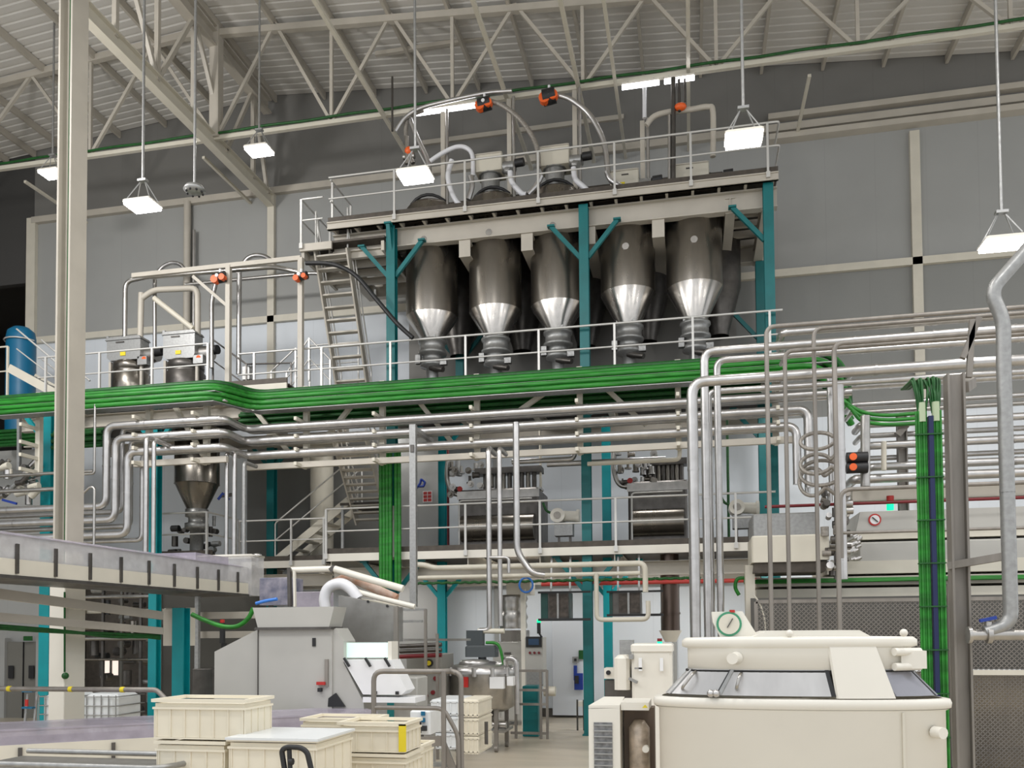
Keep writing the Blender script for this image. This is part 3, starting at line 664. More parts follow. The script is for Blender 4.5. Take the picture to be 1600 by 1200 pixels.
# --- dense pipes at the right, behind
for i, (py, wpx, x0_, Y, nm) in enumerate(((584, 8, 1330, 15.8, 'first pale pipe from the top, right of the trough end'), (612, 12, 1200, 18.4, 'second thick pale pipe from the top'), (633, 8, 1330, 15.0, 'third pale pipe from the top'), (645, 6, 1330, 14.7, 'thin fourth pipe from the top'),
      (664, 11, 1345, 14.5, 'fifth pale pipe from the top'), (682, 8, 1345, 14.8, 'sixth pale pipe from the top'), (697, 12, 1355, 14.5, 'seventh thick pale pipe from the top'), (717, 8, 1350, 14.8, 'eighth pale pipe from the top'), (730, 12, 1360, 14.4, 'ninth thick pale pipe from the top'), (749, 14, 1335, 14.2, 'lowest thick pale pipe'),
      (520, 12, 1222, 14.6, 'high pale pipe just under the thin brown runs'), (541, 9, 1225, 14.9, 'thin pale pipe under the thin brown runs'), (555, 7, 1225, 14.9, 'small pale pipe above the thickest clad run'))):
    a = P(x0_, py, Y); e = P(1700, 500, Y).x
    pipe('%s in the dense right-edge group' % nm, [a + V((0, .5, 0)), a, V((e, Y, a.z))], rad(wpx, Y), (M_clad, M_steel)[wpx < 7], fil=.1, cat='level pipe')
pipe('white upright pipe short beside the black and orange valve', [P(1381, 690, 14.0), P(1381, 735, 14.0)], .04, M_cream, flanges=False, cat='level pipe')
c = P(1480, 768, 14.4); e = P(1700, 768, 14.4)
MB().box((P(1330, 770, 14.6).x, 14.5, P(1400, 782, 14.6).z), (e.x, 14.7, P(1400, 762, 14.6).z)).out('rack_beam', M_beige, None, 'beige beam under the dense pipes at the right', 'beam')
pipe('thin dark red pipe running level above the beige hood at the right', [V((P(1195, 792, 14.0).x, 14.0, P(1195, 792, 14.0).z)), V((P(1700, 780, 14).x, 14.0, P(1195, 792, 14.0).z))], .025, M_dred, cat='level pipe')
# flexible hoses beside the brown pipes
for i, (cx, cy, rx, ry) in enumerate(((1278, 688, 24, 14), (1276, 724, 22, 16), (1284, 738, 30, 20), (1270, 752, 18, 22))):
    Y = 12.9 + .08*i; c = P(cx, cy, Y); a_, b_ = rx*Y/F, ry*Y/F
    pts = [c + V((a_*math.cos(t_), .12*math.sin(t_*.7), b_*math.sin(t_))) for t_ in [(.35 + .32*k) for k in range(18)]]
    pts = [P(1312, cy-ry-4, Y)] + pts + [P(1318, cy+ry+8, Y)]
    pipe(('uppermost', 'second', 'third', 'lowest')[i] + ' brown flexible hose loop left of the clad post', pts, .028, M_hose, name='hose', cat='hose', fil=.02, flanges=False, n=8)
t = thing('actuator_valve', 'black valve pair with orange caps right of the clad post', 'valve', P(1338, 750, 13.6))
for py in (715, 731):
    c = P(1338, py, 13.6); MB().cone(c + V((-.14, 0, 0)), c + V((.16, 0, 0)), .085).out('body', M_black, t); MB().cone(c + V((-.06, -.1, 0)), c + V((-.06, -.04, 0)), .055).out('cap', M_orange, t)
MB().cone(P(1352, 760, 13.7), P(1352, 650, 13.7), .07).out('pipe_stub', M_steel, t)
# --- green vertical cable ladder
Yl = 8.5
t = thing('cable_ladder', 'bright green vertical cable bundles with a blue strip between them', 'cable ladder', (P(1457, 900, Yl).x, Yl, 0))
zt_ = P(1457, 642, Yl).z; x0 = P(1458, 850, Yl).x
for dx, w_, n_ in ((-.078, .1, 5), (.062, .07, 4)):
    m = MB()
    for k in range(n_):
        xx = x0 + dx + (k-(n_-1)/2)*w_/n_; m.tube([(xx, Yl-.01*(k % 2), .05), (xx, Yl-.01*(k % 2), zt_)], w_/n_*.62, 0, 8)
    m.out('cable_bundle', M_green, t, kind='stuff')
MB().box((x0+.0-.018, Yl-.03, .05), (x0+.022, Yl+.03, zt_-.05)).out('strip', mat('navy_strip', (.004, .012, .07), .5), t, label='dark blue strip')
for k in range(12):
    z = .4 + k*.4
    if z < zt_: MB().box((x0-.13, Yl-.04, z-.006), (x0+.1, Yl+.03, z+.006)).out('tie', M_greenD, t)
for dx in (-.07, .05):
    m = MB()
    for k in range(9):
        a = random.uniform(-.05, .05); m.tube([(x0+dx+a*.6, Yl, zt_-.02), (x0+dx+a, Yl+random.uniform(-.03, .03), zt_+.15), (x0+dx+a*1.6, Yl+.1*random.random(), zt_+.3+.04*random.random()), (x0+dx+a*1.2, Yl+.5, zt_+.35)], .011, .05, 6)
    m.out('loose_wires', M_greenD, t, kind='stuff')
    MB().tube([(x0+dx, Yl, zt_-.1), (x0+dx, Yl, zt_+.08)], .036, 0, 8).out('wire_sleeve', mat('pale_wires', (.42, .5, .33), .5), t)
# green arcs of cable at the right end of the trough
m = MB()
for k in range(3):
    pts = [P(1316 + 8*k, 625+8*k, 13.9), P(1345, 645+7*k, 13.9), P(1385, 650+7*k, 13.9), P(1440, 645+8*k, 13.9)]
    m.tube(pts, .03, .3, 8)
m.out('cable_bundle', M_green, None, 'slack bright green cables right of the clad post', 'cables', kind='stuff')
# small handrail in front of the hood
a = P(1313, 765, 12.0)
MB().tube([V((a.x, 12, P(1313, 872, 12).z)), a, V((P(1700, 760, 12).x, 12, a.z))], .028, .15, 8).tube([V((a.x, 12, P(1313, 833, 12).z)), V((P(1700, 760, 12).x, 12, P(1313, 833, 12).z))], .02, 0, 8).out('guard_rail', M_post, None, 'brown-grey guard rail in front of the long machine at the right', 'railing')
# --- pipes under the lower walkway
Yu = 16.6
za_, zb_ = P(830, 884, Yu).z, P(830, 899, Yu).z
x0, x1, x2 = P(652, 880, Yu).x, P(675, 880, Yu).x, P(1008, 880, Yu).x
pipe('thicker clad pipe running level under the lower walkway', [V((x0, Yu, za_+.08)), V((x0+.15, Yu, za_+.07)), V((x1+.05, Yu, za_)), V((x2, Yu, za_)), V((x2, Yu, P(1010, 925, Yu).z))], .055, M_cream)
pipe('thinner clad pipe running level under the lower walkway', [V((x0, Yu, zb_)), V((P(1000, 900, Yu).x, Yu, zb_))], .042, M_cream)
x3 = P(932, 930, Yu-.2).x; zd = P(970, 968, Yu-.2).z; x4 = P(1013, 960, Yu-.2).x
pipe('pale u-shaped pipe hanging right of the middle teal column', [V((x3, Yu-.2, zb_)), V((x3, Yu-.2, zd)), V((x4, Yu-.2, zd)), V((x4, Yu-.2, zd+.35))], .045, M_cream)
pipe('short pale pipe stub above the tank lid', [P(747, 986, 15.6), P(788, 986, 15.6)], .05, M_cream, flanges=False)
pipe('small looped pipe over the twin pipes under the walkway', [P(765, 871, 15.3), P(795, 871, 15.3), P(795, 895, 15.3)], .03, M_clad, flanges=False)
p0 = P(1046, 872, 18.4); p0.z = Z1-.15
t = thing('exhaust_duct', 'dark brown round duct standing behind the small white machine', 'duct', (p0.x, 18.4, P(1046, 990, 18.4).z))
MB().cone((p0.x, 18.4, P(1046, 985, 18.4).z), (p0.x, 18.4, p0.z), .2, n=20).cone((p0.x, 18.4, P(1046, 960, 18.4).z), (p0.x, 18.4, P(1046, 957, 18.4).z), .215, n=20).out('tube', mat('brown_duct_steel', (.16, .12, .10), .3, .8, noise=.3, stretch=(1, 1, .1)), t)
MB().cone((p0.x, 18.4, P(1046, 1003, 18.4).z), (p0.x, 18.4, P(1046, 985, 18.4).z), .12, .24, n=20).out('hood', M_white, t)
# ================================================================== EQUIPMENT ON THE UPPER PLATFORM
YE = 18.4
def up(px, py, Y=YE): return P(px, py, Y)
def curve(pts, n=6):
    """smooth polyline through the points"""
    pts = [V(p) for p in pts]; out = []
    for i in range(len(pts)-1):
        p0 = pts[max(i-1, 0)]; p1, p2 = pts[i], pts[i+1]; p3 = pts[min(i+2, len(pts)-1)]
        for k in range(n):
            t = k/n; out.append(.5*((2*p1) + (p2-p0)*t + (2*p0-5*p1+4*p2-p3)*t*t + (3*p1-p0-3*p2+p3)*t**3))
    return out + [pts[-1]]
def hose(label, pp, r, mt, Y=YE, name='hose', cat='hose', ys=None):
    pts = [P(x, y, (ys[i] if ys else Y)) for i, (x, y) in enumerate(pp)]
    return MB().tube(curve(pts), r, 0, 9).out(name, mt, None, label, cat)
for px, yt, yb, lb in ((691, 172, 330, 'leftmost beige post on the hopper platform under the tube lamps'), (795, 152, 318, 'beige post between the two pale boxes on the platform'), (898, 138, 308, 'beige post right of the second black valve'), (1004, 186, 300, 'beige round post right of the fourth receiver box')):
    x_ = up(px, 250).x; MB().bar((x_, YE+.1, Z3+.03), (x_, YE+.1, up(px, yt).z), .1, .1).out('frame_post', M_beige, None, lb, 'post')
    MB().tube([(x_+.12, YE, Z3+.03), (x_+.12, YE, up(px, yt).z)], .035, 0, 8).out('pipe', M_clad, None, 'thin bright pipe beside the ' + lb.split(' under')[0].split(' between')[0].replace('beige', 'tall') + {691: '', 795: ' near the boxes', 898: ' at the valve', 1004: ''}[px], 'standing pipe')
x_ = up(1007, 160).x
hose('bright white drop pipe under the left right-hand tube lamp', [(1007, 138), (1007, 185)], .045, M_hosew, name='pipe', cat='pipe')
def box(name, label, x0, y0, x1, y1, Y, d, mt, r=.02, cat=None, marks=None):
    a, b = P(x0, y0, Y), P(x1, y1, Y); xm = P((x0+x1)/2, (y0+y1)/2, Y).x; w_ = abs(b.x-a.x)/2
    t = thing(name, label, cat or name.replace('_', ' '), (xm, Y, min(a.z, b.z)))
    MB().rbox((xm-w_, Y, b.z), (xm+w_, Y+d, a.z), r).out('body', mt, t)
    return t, V((xm-w_, Y, b.z)), V((xm+w_, Y+d, a.z))
for x0, y0, x1, y1, lb in ((742, 240, 784, 264, 'pale filter box behind the rail above the second hopper'), (843, 228, 889, 254, 'pale filter box behind the rail above the third hopper'),
                           (953, 266, 998, 291, 'pale filter box with yellow label above the fourth hopper'), (1053, 256, 1108, 282, 'pale filter box beside the black motor at the right end')):
    t, a, b = box('filter_box', lb, x0, y0, x1, y1, YE-.05, .5, M_cream, cat='filter box')
    m = MB()
    m.box((a.x, a.y-.02, b.z-.05), (b.x, a.y, b.z-.03)); m.out('lid_seam', M_beige, t)
    MB().box((a.x+.25, a.y-.012, b.z-.15), (a.x+.4, a.y-.002, b.z-.12)).out('slot_handle', M_dark, t)
    if x0 in (953, 1053): MB().box((a.x+.22, a.y-.012, a.z+.06), (a.x+.32, a.y-.002, a.z+.13)).out('label', M_yellow, t, label='small yellow label')
    m = MB().cone((a.x+.3, YE+.2, a.z), (a.x+.3, YE+.2, Z3+.03), .22, .2).cone((a.x+.3, YE+.2, a.z-.02), (a.x+.3, YE+.2, a.z+.0), .27)
    m.out('neck', M_galv, t)
    m = MB().cone((b.x, YE+.1, a.z+.1), (b.x+.28, YE+.05, a.z+.08), .13, .12).cone((b.x+.1, YE-.05, a.z-.05), (b.x+.22, YE-.1, a.z-.1), .08, .08); m.out('blower', M_galv if x0 != 1053 else M_dark, t)
    MB().cone((b.x+.3, YE, a.z+.12), (b.x+.5, YE-.02, a.z+.12), .09).out('motor', M_black, t)
# domed lids of the first three hoppers read above the deck: raised rims
for i, px in enumerate((675, 774, 871)):
    x_ = P(px, 430, YH).x
    MB().tube([V((x_+.62*math.cos(a), YH-.62*abs(math.sin(a))*.6, Z3+.1+.62*abs(math.sin(a)))) for a in [math.pi*k/14 for k in range(15)]], .035, 0, 8).out('hose', M_black, None, ('black hose arching over the first hopper lid', 'black hose arching over the second hopper lid', 'black hose arching over the third hopper lid')[i], 'hose')
t = thing('platform_bin_row', 'dark long tray with green cables behind the platform railing', 'cable tray', (up(800, 260).x, 19.4, Z3+.5))
MB().box((up(690, 265, 19.4).x, 19.37, Z3+.62), (up(1110, 255, 19.4).x, 19.6, Z3+.69)).box((up(690, 265, 19.4).x, 19.35, Z3+.62), (up(1110, 255, 19.4).x, 19.37, Z3+1.0)).out('tray', M_grate, t)
for k in range(7):
    x_ = up(695+68*k, 262, 19.4).x; MB().bar((x_, 19.5, Z3), (x_, 19.5, Z3+.62), .06, .06).out('leg', M_beige, t)
m = MB()
for k in range(4): m.tube([(up(690, 265, 19.3).x, 19.32, Z3+.5+.06*k), (up(960, 255, 19.3).x, 19.32, Z3+.48+.06*k)], .022, 0, 6)
m.out('cables', M_greenD, t, kind='stuff')
def valve(label, px, py, Y, r=.15, ring=True):
    c = P(px, py, Y); t = thing('actuator_valve', label, 'valve', c)
    MB().cone(c + V((-.14, 0, -.02)), c + V((.14, 0, .02)), r).sphere(c, r*1.02, 10).out('body', M_black, t)
    MB().cone(c + V((-.09, -.12, -.06)), c + V((-.09, .02, -.06)), r*.75).cone(c + V((.1, -.13, -.03)), c + V((.1, 0, -.03)), r*.62).out('cap', M_orange, t, label='orange end caps')
    MB().cone(c + V((0, 0, r)), c + V((0, 0, r+.08)), .03).cone(c + V((0, -.16, .0)), c + V((0, -.1, .0)), .04).out('indicator', M_signW, t)
    return t
valve('black valve with orange cap at the right end of the double tube lamp', 757, 163, 18.2)
valve('black valve with orange rings in the middle of the truss chord', 858, 151, 18.2, .17)
hose('silver flexible hose curving from the first black valve down to the platform', [(765, 158), (785, 165), (812, 186), (832, 214), (840, 236), (842, 262)], .055, M_hose, 18.2)
hose('silver flexible hose curving from the middle black valve down to the fourth box', [(868, 148), (892, 156), (920, 178), (940, 212), (947, 240), (950, 270)], .06, M_clad, 18.2)
hose('white looped hose above the first hopper lid', [(672, 252), (690, 240), (712, 230), (728, 231), (738, 243), (739, 275)], .05, M_hosew, 18.3)
hose('grey hose feeding the tube bends left of the double tube lamp', [(618, 205), (632, 185), (655, 170), (690, 160), (757, 146), (800, 142)], .05, M_clad, 18.3)
hose('second grey hose of the bends left of the double tube lamp', [(636, 225), (634, 200), (640, 182), (662, 172)], .05, M_hose, 18.4)
hose('pale tube slanting down towards the first hopper', [(640, 185), (652, 215), (668, 250), (672, 285)], .06, M_clad, 18.4)
hose('thin dark rod standing left of the tube bends', [(613, 120), (613, 205)], .025, M_dark, 18.3, name='pipe', cat='pipe')
c = up(639, 236, 18.3); t = thing('orange_valve', 'orange valve hanging left of the first hopper above the lit lamp', 'valve', c)
MB().sphere(c, .1).out('head', M_orange, t); MB().cone(c + V((-.05, 0, -.3)), c + V((-.05, 0, .35)), .05).cone(c + V((-.15, .05, -.1)), c + V((.12, .05, -.1)), .07).cone(c + V((.1, 0, -.3)), c + V((.0, 0, -.05)), .05).out('body', M_steel, t)
hose('beige tube loop standing over the fifth hopper at the platform right end', [(1010, 196), (1022, 182), (1045, 175), (1080, 171), (1106, 167), (1114, 176), (1114, 245)], .06, M_beige, 18.2, 'pipe', 'pipe')
hose('dark upright pipe crossing the beige tube loop', [(1052, 122), (1052, 290)], .05, M_dark, 18.1, 'pipe', 'pipe')
hose('thin bright pipe beside the dark upright pipe', [(1046, 180), (1046, 285)], .035, M_clad, 18.1, 'pipe', 'pipe')
c = up(1063, 167, 18.1); t = thing('orange_valve', 'orange valve on the beige tube loop under the right tube lamps', 'valve', c)
MB().sphere(c, .1, sq=(1.3, 1, .8)).out('head', M_orange, t); MB().cone(c + V((.1, 0, .1)), c + V((.1, 0, .6)), .02).cone(c + V((-.02, 0, -.1)), c + V((-.02, 0, .6)), .03).out('stem', M_dark, t)
for i, (pp, mt) in enumerate((([(706, 250), (700, 275), (706, 300), (716, 318), (726, 322)], M_hosew), ([(797, 268), (800, 285), (815, 302), (822, 304)], M_hosew), ([(896, 262), (899, 280), (912, 292), (920, 300)], M_hosew), ([(846, 275), (838, 290), (826, 304)], M_clad), ([(735, 275), (738, 290), (732, 312)], M_clad), ([(948, 268), (955, 282), (972, 292)], M_clad))):
    hose(('white bent hose beside the first lid, foot of the left post', 'white bent hose between the second and third lids', 'white bent hose right of the third lid', 'short bright hose left of the third lid', 'short bright hose left of the second lid', 'short bright hose at the left of the fourth box')[i], pp, .06, mt, 18.1)

# ================================================================== RECEIVERS ON THE LEFT DECK
YL = 17.8
railing('railing', 'metal railing in front of the two grey receivers on the left deck', [(HX(60, 540, 16.85), 16.85, Z2), (HX(325, 526, 16.85), 16.85, Z2)], [(HX(px, 540, 16.85), 16.85, Z2) for px in (72, 156, 238, 325)], h=1.0)
def receiver(label, x0, x1, y0, y1, mx):
    a, b = P(x0, y0, YL), P(x1, y1, YL); xm = (a.x+b.x)/2
    t = thing('powder_receiver', label, 'powder receiver', (xm, YL+.3, Z2))
    MB().prism([(a.x, YL, b.z+.08), (a.x+.08, YL, b.z), (b.x-.05, YL, b.z), (b.x, YL, b.z+.1), (b.x, YL, a.z), (a.x, YL, a.z)], (0, .34, 0)).out('body', M_galv, t)
    MB().prism([(a.x-.03, YL-.03, a.z), (b.x+.03, YL-.03, a.z), (b.x-.02, YL-.03, a.z+.07), (a.x+.02, YL-.03, a.z+.07)], (0, .4, 0)).bc((a.x-.04, YL+.1, a.z+.08), (.06, .06, .14)).out('lid', M_galv, t)
    MB().box((xm-.08, YL-.015, b.z+.1), (xm+.06, YL-.002, b.z+.19)).out('label', M_yellow, t, label='small yellow label')
    MB().box((xm-.2, YL-.02, a.z-.07), (xm+.02, YL-.002, a.z-.04)).out('name_plate', M_dark, t)
    m = MB().cone((b.x+.02, YL+.3, b.z+.16), (b.x+.28, YL+.26, b.z+.16), .2, .17, 18); m.out('blower_housing', M_steel, t)
    MB().cone((b.x+.26, YL+.2, b.z+.2), (b.x+.5, YL+.17, b.z+.2), .11).out('motor', M_black, t)
    MB().cone((b.x+.1, YL+.0, b.z-.02), (b.x+.1, YL+.12, b.z), .06).out('port', M_orange, t)
    MB().lathe((xm, YL+.3, 0), [(.36, b.z), (.42, b.z-.06), (.42, b.z-.2), (.38, b.z-.22), (.45, b.z-.3), (.45, Z2+.1), (.3, Z2)], 24).out('bin', M_dark if mx else M_hop, t)
    for dx in (-.42, .42): MB().bar((xm+dx, YL+.1, Z2), (xm+dx, YL+.1, b.z), .06, .06).out('leg', M_beige, t)
    m = MB(); m.bc((xm+.5, YL+.1, b.z-.05), (.25, .2, .2)); m.out('junction_box', M_galv, t)
    return t
receiver('left grey powder receiver with black motor, on the left deck', 167, 219, 533, 560, 0)
receiver('right grey powder receiver with black motor, beside the beige frame', 255, 304, 524, 558, 1)
bp = lambda lb, pp, r=.06, Y=YL+.2, mt=M_beige: hose(lb, pp, r, mt, Y, 'pipe', 'receiver pipe')
def bent(lb, pp, r, Y, mt): return pipe(lb, [P(x, y, Y) for x, y in pp], r, mt, fil=.2, flanges=False, cat='receiver pipe')
bent('beige tube rising from the left receiver', [(219, 535), (221, 458)], .07, YL+.2, M_beige)
bent('beige tube looping over to the right receiver', [(222, 466), (240, 453), (309, 450), (309, 525)], .07, YL+.2, M_beige)
bent('beige tube slanting down to the right receiver', [(241, 466), (302, 514)], .065, YL+.15, M_cream)
bent('brown steel tube rising from the left receiver and bending along the beam', [(195, 535), (196, 440), (230, 433), (430, 417), (466, 425)], .055, YL+.1, M_steel)
bent('thin brown tube standing between the two receivers', [(242, 437), (242, 560)], .045, YL+.3, M_steel)
bent('brown tube standing left of the beige frame post', [(338, 440), (331, 470), (331, 575)], .05, YL+.1, M_steel)
bent('bright upright tube right of the beige frame post', [(374, 425), (373, 585)], .06, 18.6, M_clad)
hose('bright arched tube on the wall above the left receivers', [(248, 424), (256, 416), (268, 411), (281, 413), (288, 420)], .055, M_clad, 20.5, 'pipe', 'receiver pipe')
hose('bright arched tube above the beige frame near the wall post', [(380, 412), (388, 403), (400, 399), (414, 401), (426, 409)], .06, M_clad, 20.5, 'pipe', 'receiver pipe')
hose('straight tube running back along the wall under the frame', [(290, 445), (470, 428), (505, 430)], .05, M_steel, 20.4, 'pipe', 'receiver pipe')
t = thing('pipe_gantry', 'beige steel frame holding tubes on the left deck', 'frame', (P(357, 500, 17.6).x, 17.6, Z2))
xa, xb, xc = P(207, 428, 17.6).x, P(357, 500, 17.6).x, P(470, 500, 17.6).x; zt = P(340, 417, 17.6).z
MB().bar((xa, 17.6, zt), (xc, 17.6, zt), .08, .1).out('beam', M_beige, t)
for x_ in (xb, xc): MB().bar((x_, 17.6, Z2), (x_, 17.6, zt), .11, .11).out('post', M_beige, t)
MB().bar(P(302, 432, 17.6), P(354, 477, 17.6), .07, .07).out('brace', M_beige, t)
valve('black and orange valve on the beige frame above the receivers', 344, 434, 17.5, .12)
valve('black and orange valve on the right post of the beige frame', 471, 432, 17.45, .09)
hose('long black hose sagging from the beige frame to the first hopper', [(478, 411), (520, 413), (555, 430), (590, 470), (620, 505), (645, 528)], .05, M_black, 17.55)
x_ = P(291, 420, YW-.2).x
MB().cone((x_, YW-.16, Z2+.3), (x_, YW-.16, zB-.05), .1).cone((x_, YW-.16, zM+1.0), (x_, YW-.16, zM+1.06), .15).out('wall_pipe', M_beige, None, 'thick beige pipe standing against the wall behind the receivers', 'pipe')
MB().cone((x_+.22, YW-.16, Z2+.3), (x_+.22, YW-.16, zB-.9), .05).out('wall_pipe', M_clad, None, 'thin bright pipe beside the thick beige wall pipe', 'pipe')
# handrails of stairs that descend behind the trough
def handrail(label, pp, Y, mt=M_rail, r=.02, posts=True):
    pts = [P(x, y, Y) for x, y in pp]; t = thing('stair_handrail', label, 'railing', pts[-1])
    MB().tube(pts, r, .05, 8).out('top_rail', mt, t); MB().tube([p - V((0, 0, .5)) for p in pts], r*.8, .05, 8).out('middle_rail', mt, t)
    if posts:
        for p in (pts if len(pts) > 2 else pts): MB().bar(p - V((0, 0, 1.05)), p, .035, .035).out('post', mt, t)
handrail('dark sloping handrail descending right of the right receiver', [(333, 531), (385, 569), (455, 567)], 18.2, M_dark)
handrail('grey sloping handrail left of the frame right post', [(424, 580), (462, 544)], 18.4)
handrail('grey sloping handrail right of the frame right post', [(448, 583), (483, 528), (516, 562)], 18.8)
handrail('grey railing between the frame and the long steep stair', [(484, 540), (560, 534)], 19.6)
t, a, b = box('junction_box', 'small grey junction box right of the beige frame post', 378, 572, 393, 592, 18.3, .15, M_galv, .01); 
MB().bar((a.x+.1, 18.4, Z2), (a.x+.1, 18.4, a.z), .05, .05).out('stand', M_galv, t)
# far left: blue tank with stair
c = P(33, 540, 19.3)
t = thing('blue_tank', 'blue round tank at the far left behind the white railing', 'tank', (c.x, 19.3, Z2-.2))
MB().lathe((c.x, 19.3, 0), [(0, c.z+.5), (.2, c.z+.47), (.33, c.z+.36), (.36, c.z+.2), (.36, Z2-.2)], 24).out('shell', M_blueT, t)
MB().tube([V((c.x+.4*math.cos(a), 19.3+.4*math.sin(a), c.z+.1)) for a in [math.pi*k/8+math.pi for k in range(9)]], .02, 0, 6).out('cage_ring', M_rail, t)
railing('railing', 'white railing at the far left edge by the blue tank', [(P(-40, 505, 17.4).x, 17.4, Z2+.35), (P(13, 500, 17.4).x, 17.4, Z2+.35)], [(P(13, 500, 17.4).x, 17.4, Z2+.35)], h=1.2, mid=.6, mt=M_cream)
a = P(20, 520, 17.5)
t = thing('open_stair', 'pale stair descending behind the tall column at the far left', 'stair', (a.x, 17.5, Z2))
pA, pB = P(14, 575, 17.4), P(100, 622, 17.4)
for dy in (0, .8): MB().bar(pA + V((0, dy, 0)), pB + V((0, dy, 0)), .04, .2).out('stringer', M_cream, t)
for i in range(7):
    p = pA.lerp(pB, (i+.5)/7); MB().box((p.x-.1, 17.4, p.z-.015), (p.x+.1, 18.2, p.z+.015)).out('tread', M_galv, t)
for dy in (0, .8):
    MB().tube([P(26, 514, 17.4) + V((0, dy, 0)), P(104, 580, 17.4) + V((0, dy, 0))], .022, 0, 8).tube([P(26, 545, 17.4) + V((0, dy, 0)), P(104, 605, 17.4) + V((0, dy, 0))], .016, 0, 8).out('handrail', M_rail, t)

# ================================================================== EQUIPMENT ON THE LOWER WALKWAY
def mixer(label, x0, x1, y0, y1, Y):
    a, b = P(x0, y0, Y), P(x1, y1, Y); xa, xb = a.x, b.x; zt, zb = a.z, Z1
    t = thing('dough_mixer', label, 'dough mixer', ((xa+xb)/2, Y, Z1))
    MB().rbox((xa, Y, zb+.15), (xb, Y+1.3, zt), .04).out('body', M_dark, t)
    MB().box((xa-.02, Y-.03, zt-.22), (xb+.02, Y-.002, zt-.04)).out('top_panel', M_steel, t)
    MB().cone((xa+.08, Y-.02, zb+.6), (xb-.08, Y-.02, zb+.6), .3, n=24).out('trough', M_hop, t)
    m = MB(); 
    for z in (zb+.12,): m.bar((xa, Y-.05, z), (xb, Y-.05, z), .06, .06)
    m.out('base_rail', M_cream, t)
    MB().tube([(xa+.1, Y-.3, zb+.2), (xa+.1, Y-.3, zt-.3), (xb-.1, Y-.3, zt-.3)], .02, .08, 6).out('guard_bar', M_rail, t)
    n = 9
    for i in range(n):
        x_ = xa + (xb-xa)*(.28+.7*i/n); h = .45
        MB().cone((x_, Y+.5, zt), (x_, Y+.5, zt+h), .055, n=10).out('feed_tube', M_hop if i % 2 else M_dark, t)
    MB().box((xa+.3, Y+.35, zt+.42), (xb, Y+.75, zt+.56)).out('manifold', M_dark, t)
    MB().box((xa+.25, Y+.3, zt), (xb, Y+.7, zt+.05)).out('top_frame', M_steel, t)
    rnd = random.Random(int(x0))
    for i in range(22):
        p = V((xa - .35 + rnd.random()*.95, Y+.1+.4*rnd.random(), zt - .1 + rnd.random()*.75)); d = rnd.choice((V((.16, 0, 0)), V((0, 0, .18)), V((0, -.12, 0))))
        MB().cone(p, p+d, .03+.04*rnd.random(), n=10).cone(p, p+d*.2, .08, n=10).out('valve_piece', rnd.choice((M_steel, M_clad, M_hop, M_dark, M_galv)), t)
    MB().tube(curve([(xa-.3, Y+.2, zt+.75), (xa-.32, Y+.2, zt+.3), (xa-.15, Y+.2, zt-.05), (xa+.35, Y+.2, zt-.02)]), .055, 0, 9).out('suction_pipe', M_steel, t)
    MB().cone((xa+.05, Y-.02, zt+.02), (xa+.05, Y-.06, zt+.02), .06).out('stop_button', M_red, t)
    return t
mixer('left dark kneading machine on the lower walkway between the teal columns', 716, 842, 766, 848, 18.9)
mixer('right dark kneading machine on the lower walkway, right of the middle teal column', 981, 1075, 753, 838, 18.9)
def pump(label, px, py, Y=18.3):
    c = P(px, py, Y); t = thing('pump', label, 'pump', (c.x, Y, Z1))
    MB().cone(c + V((0, -.12, 0)), c + V((0, .3, 0)), .16, n=20).cone(c + V((.1, .1, 0)), c + V((.42, .1, -.02)), .12).cone(c + V((.4, .1, -.02)), c + V((.46, .1, -.02)), .16).out('motor', M_white, t)
    MB().cone(c + V((0, -.125, 0)), c + V((0, -.14, 0)), .08).out('hub', M_hop, t)
    MB().bc(c + V((.12, .1, -.3)), (.4, .3, .28)).out('gearbox', M_galv, t)
    for dx in (0, .25): MB().bar((c.x+dx, Y+.1, Z1), (c.x+dx, Y+.1, c.z-.3), .05, .05).out('leg', M_dark, t)
    MB().tube(curve([c + V((-.1, 0, .05)), c + V((-.25, 0, .12)), c + V((-.33, 0, .3))]), .03, 0, 6).out('cable', M_greenD, t)
pump('white pump motor on the lower walkway left of the middle teal column', 872, 806)
pump('white pump motor right of the thick standing pipes', 1151, 793)
pipe('thick cream pipe running level between the two kneading machines', [P(855, 726, 18.6), V((P(1040, 720, 18.6).x, 18.6, P(855, 726, 18.6).z))], .06, M_clad)
pipe('cream pipe bending up behind the rack left of the middle teal column', [P(800, 722, 18.0), V((P(897, 720, 18.0).x, 18.0, P(800, 722, 18).z)), P(899, 700, 18.0)], .055, M_clad, fil=.12)
pipe('cream pipe level behind the middle teal column ending at the right mixer', [P(918, 725, 17.4), V((P(1062, 722, 17.4).x, 17.4, P(918, 725, 17.4).z)), P(1062, 702, 17.4)], .045, M_cream, fil=.12)
# uprights beside the mixers
for px, mt, lb in ((700, M_dred, 'thin dark red pipe standing beside the rear teal column'), (845, M_cream, 'thin cream conduit with green cable right of the left kneading machine'), (1138, M_greenD, 'dark green cable line standing left of the right end column')):
    x_ = P(px, 780, 19.4).x; MB().tube([(x_, 19.4, Z1), (x_, 19.4, Z2-.6)], .03, 0, 6).out('conduit', mt, None, lb, 'pipe')
x0, x1 = P(622, 780, 19.9).x, P(684, 780, 19.9).x
t = thing('partition_panel', 'grey wall panel with red sign and blue hook beside the green cable bundle', 'partition', ((x0+x1)/2, 19.9, Z1))
MB().box((x0, 19.9, Z1), (x1, 19.95, Z2-.5)).out('sheet', M_wallM, t)
c = P(668, 776, 19.88); m = MB().bc(c, (.24, .01, .28)); m.out('sign', M_signW, t)
for i in range(2):
    for j in range(3): MB().bc(c + V((-.055+.11*i, -.01, -.085+.085*j)), (.09, .008, .07)).out('sign_field', M_red, t, label='red sign field')
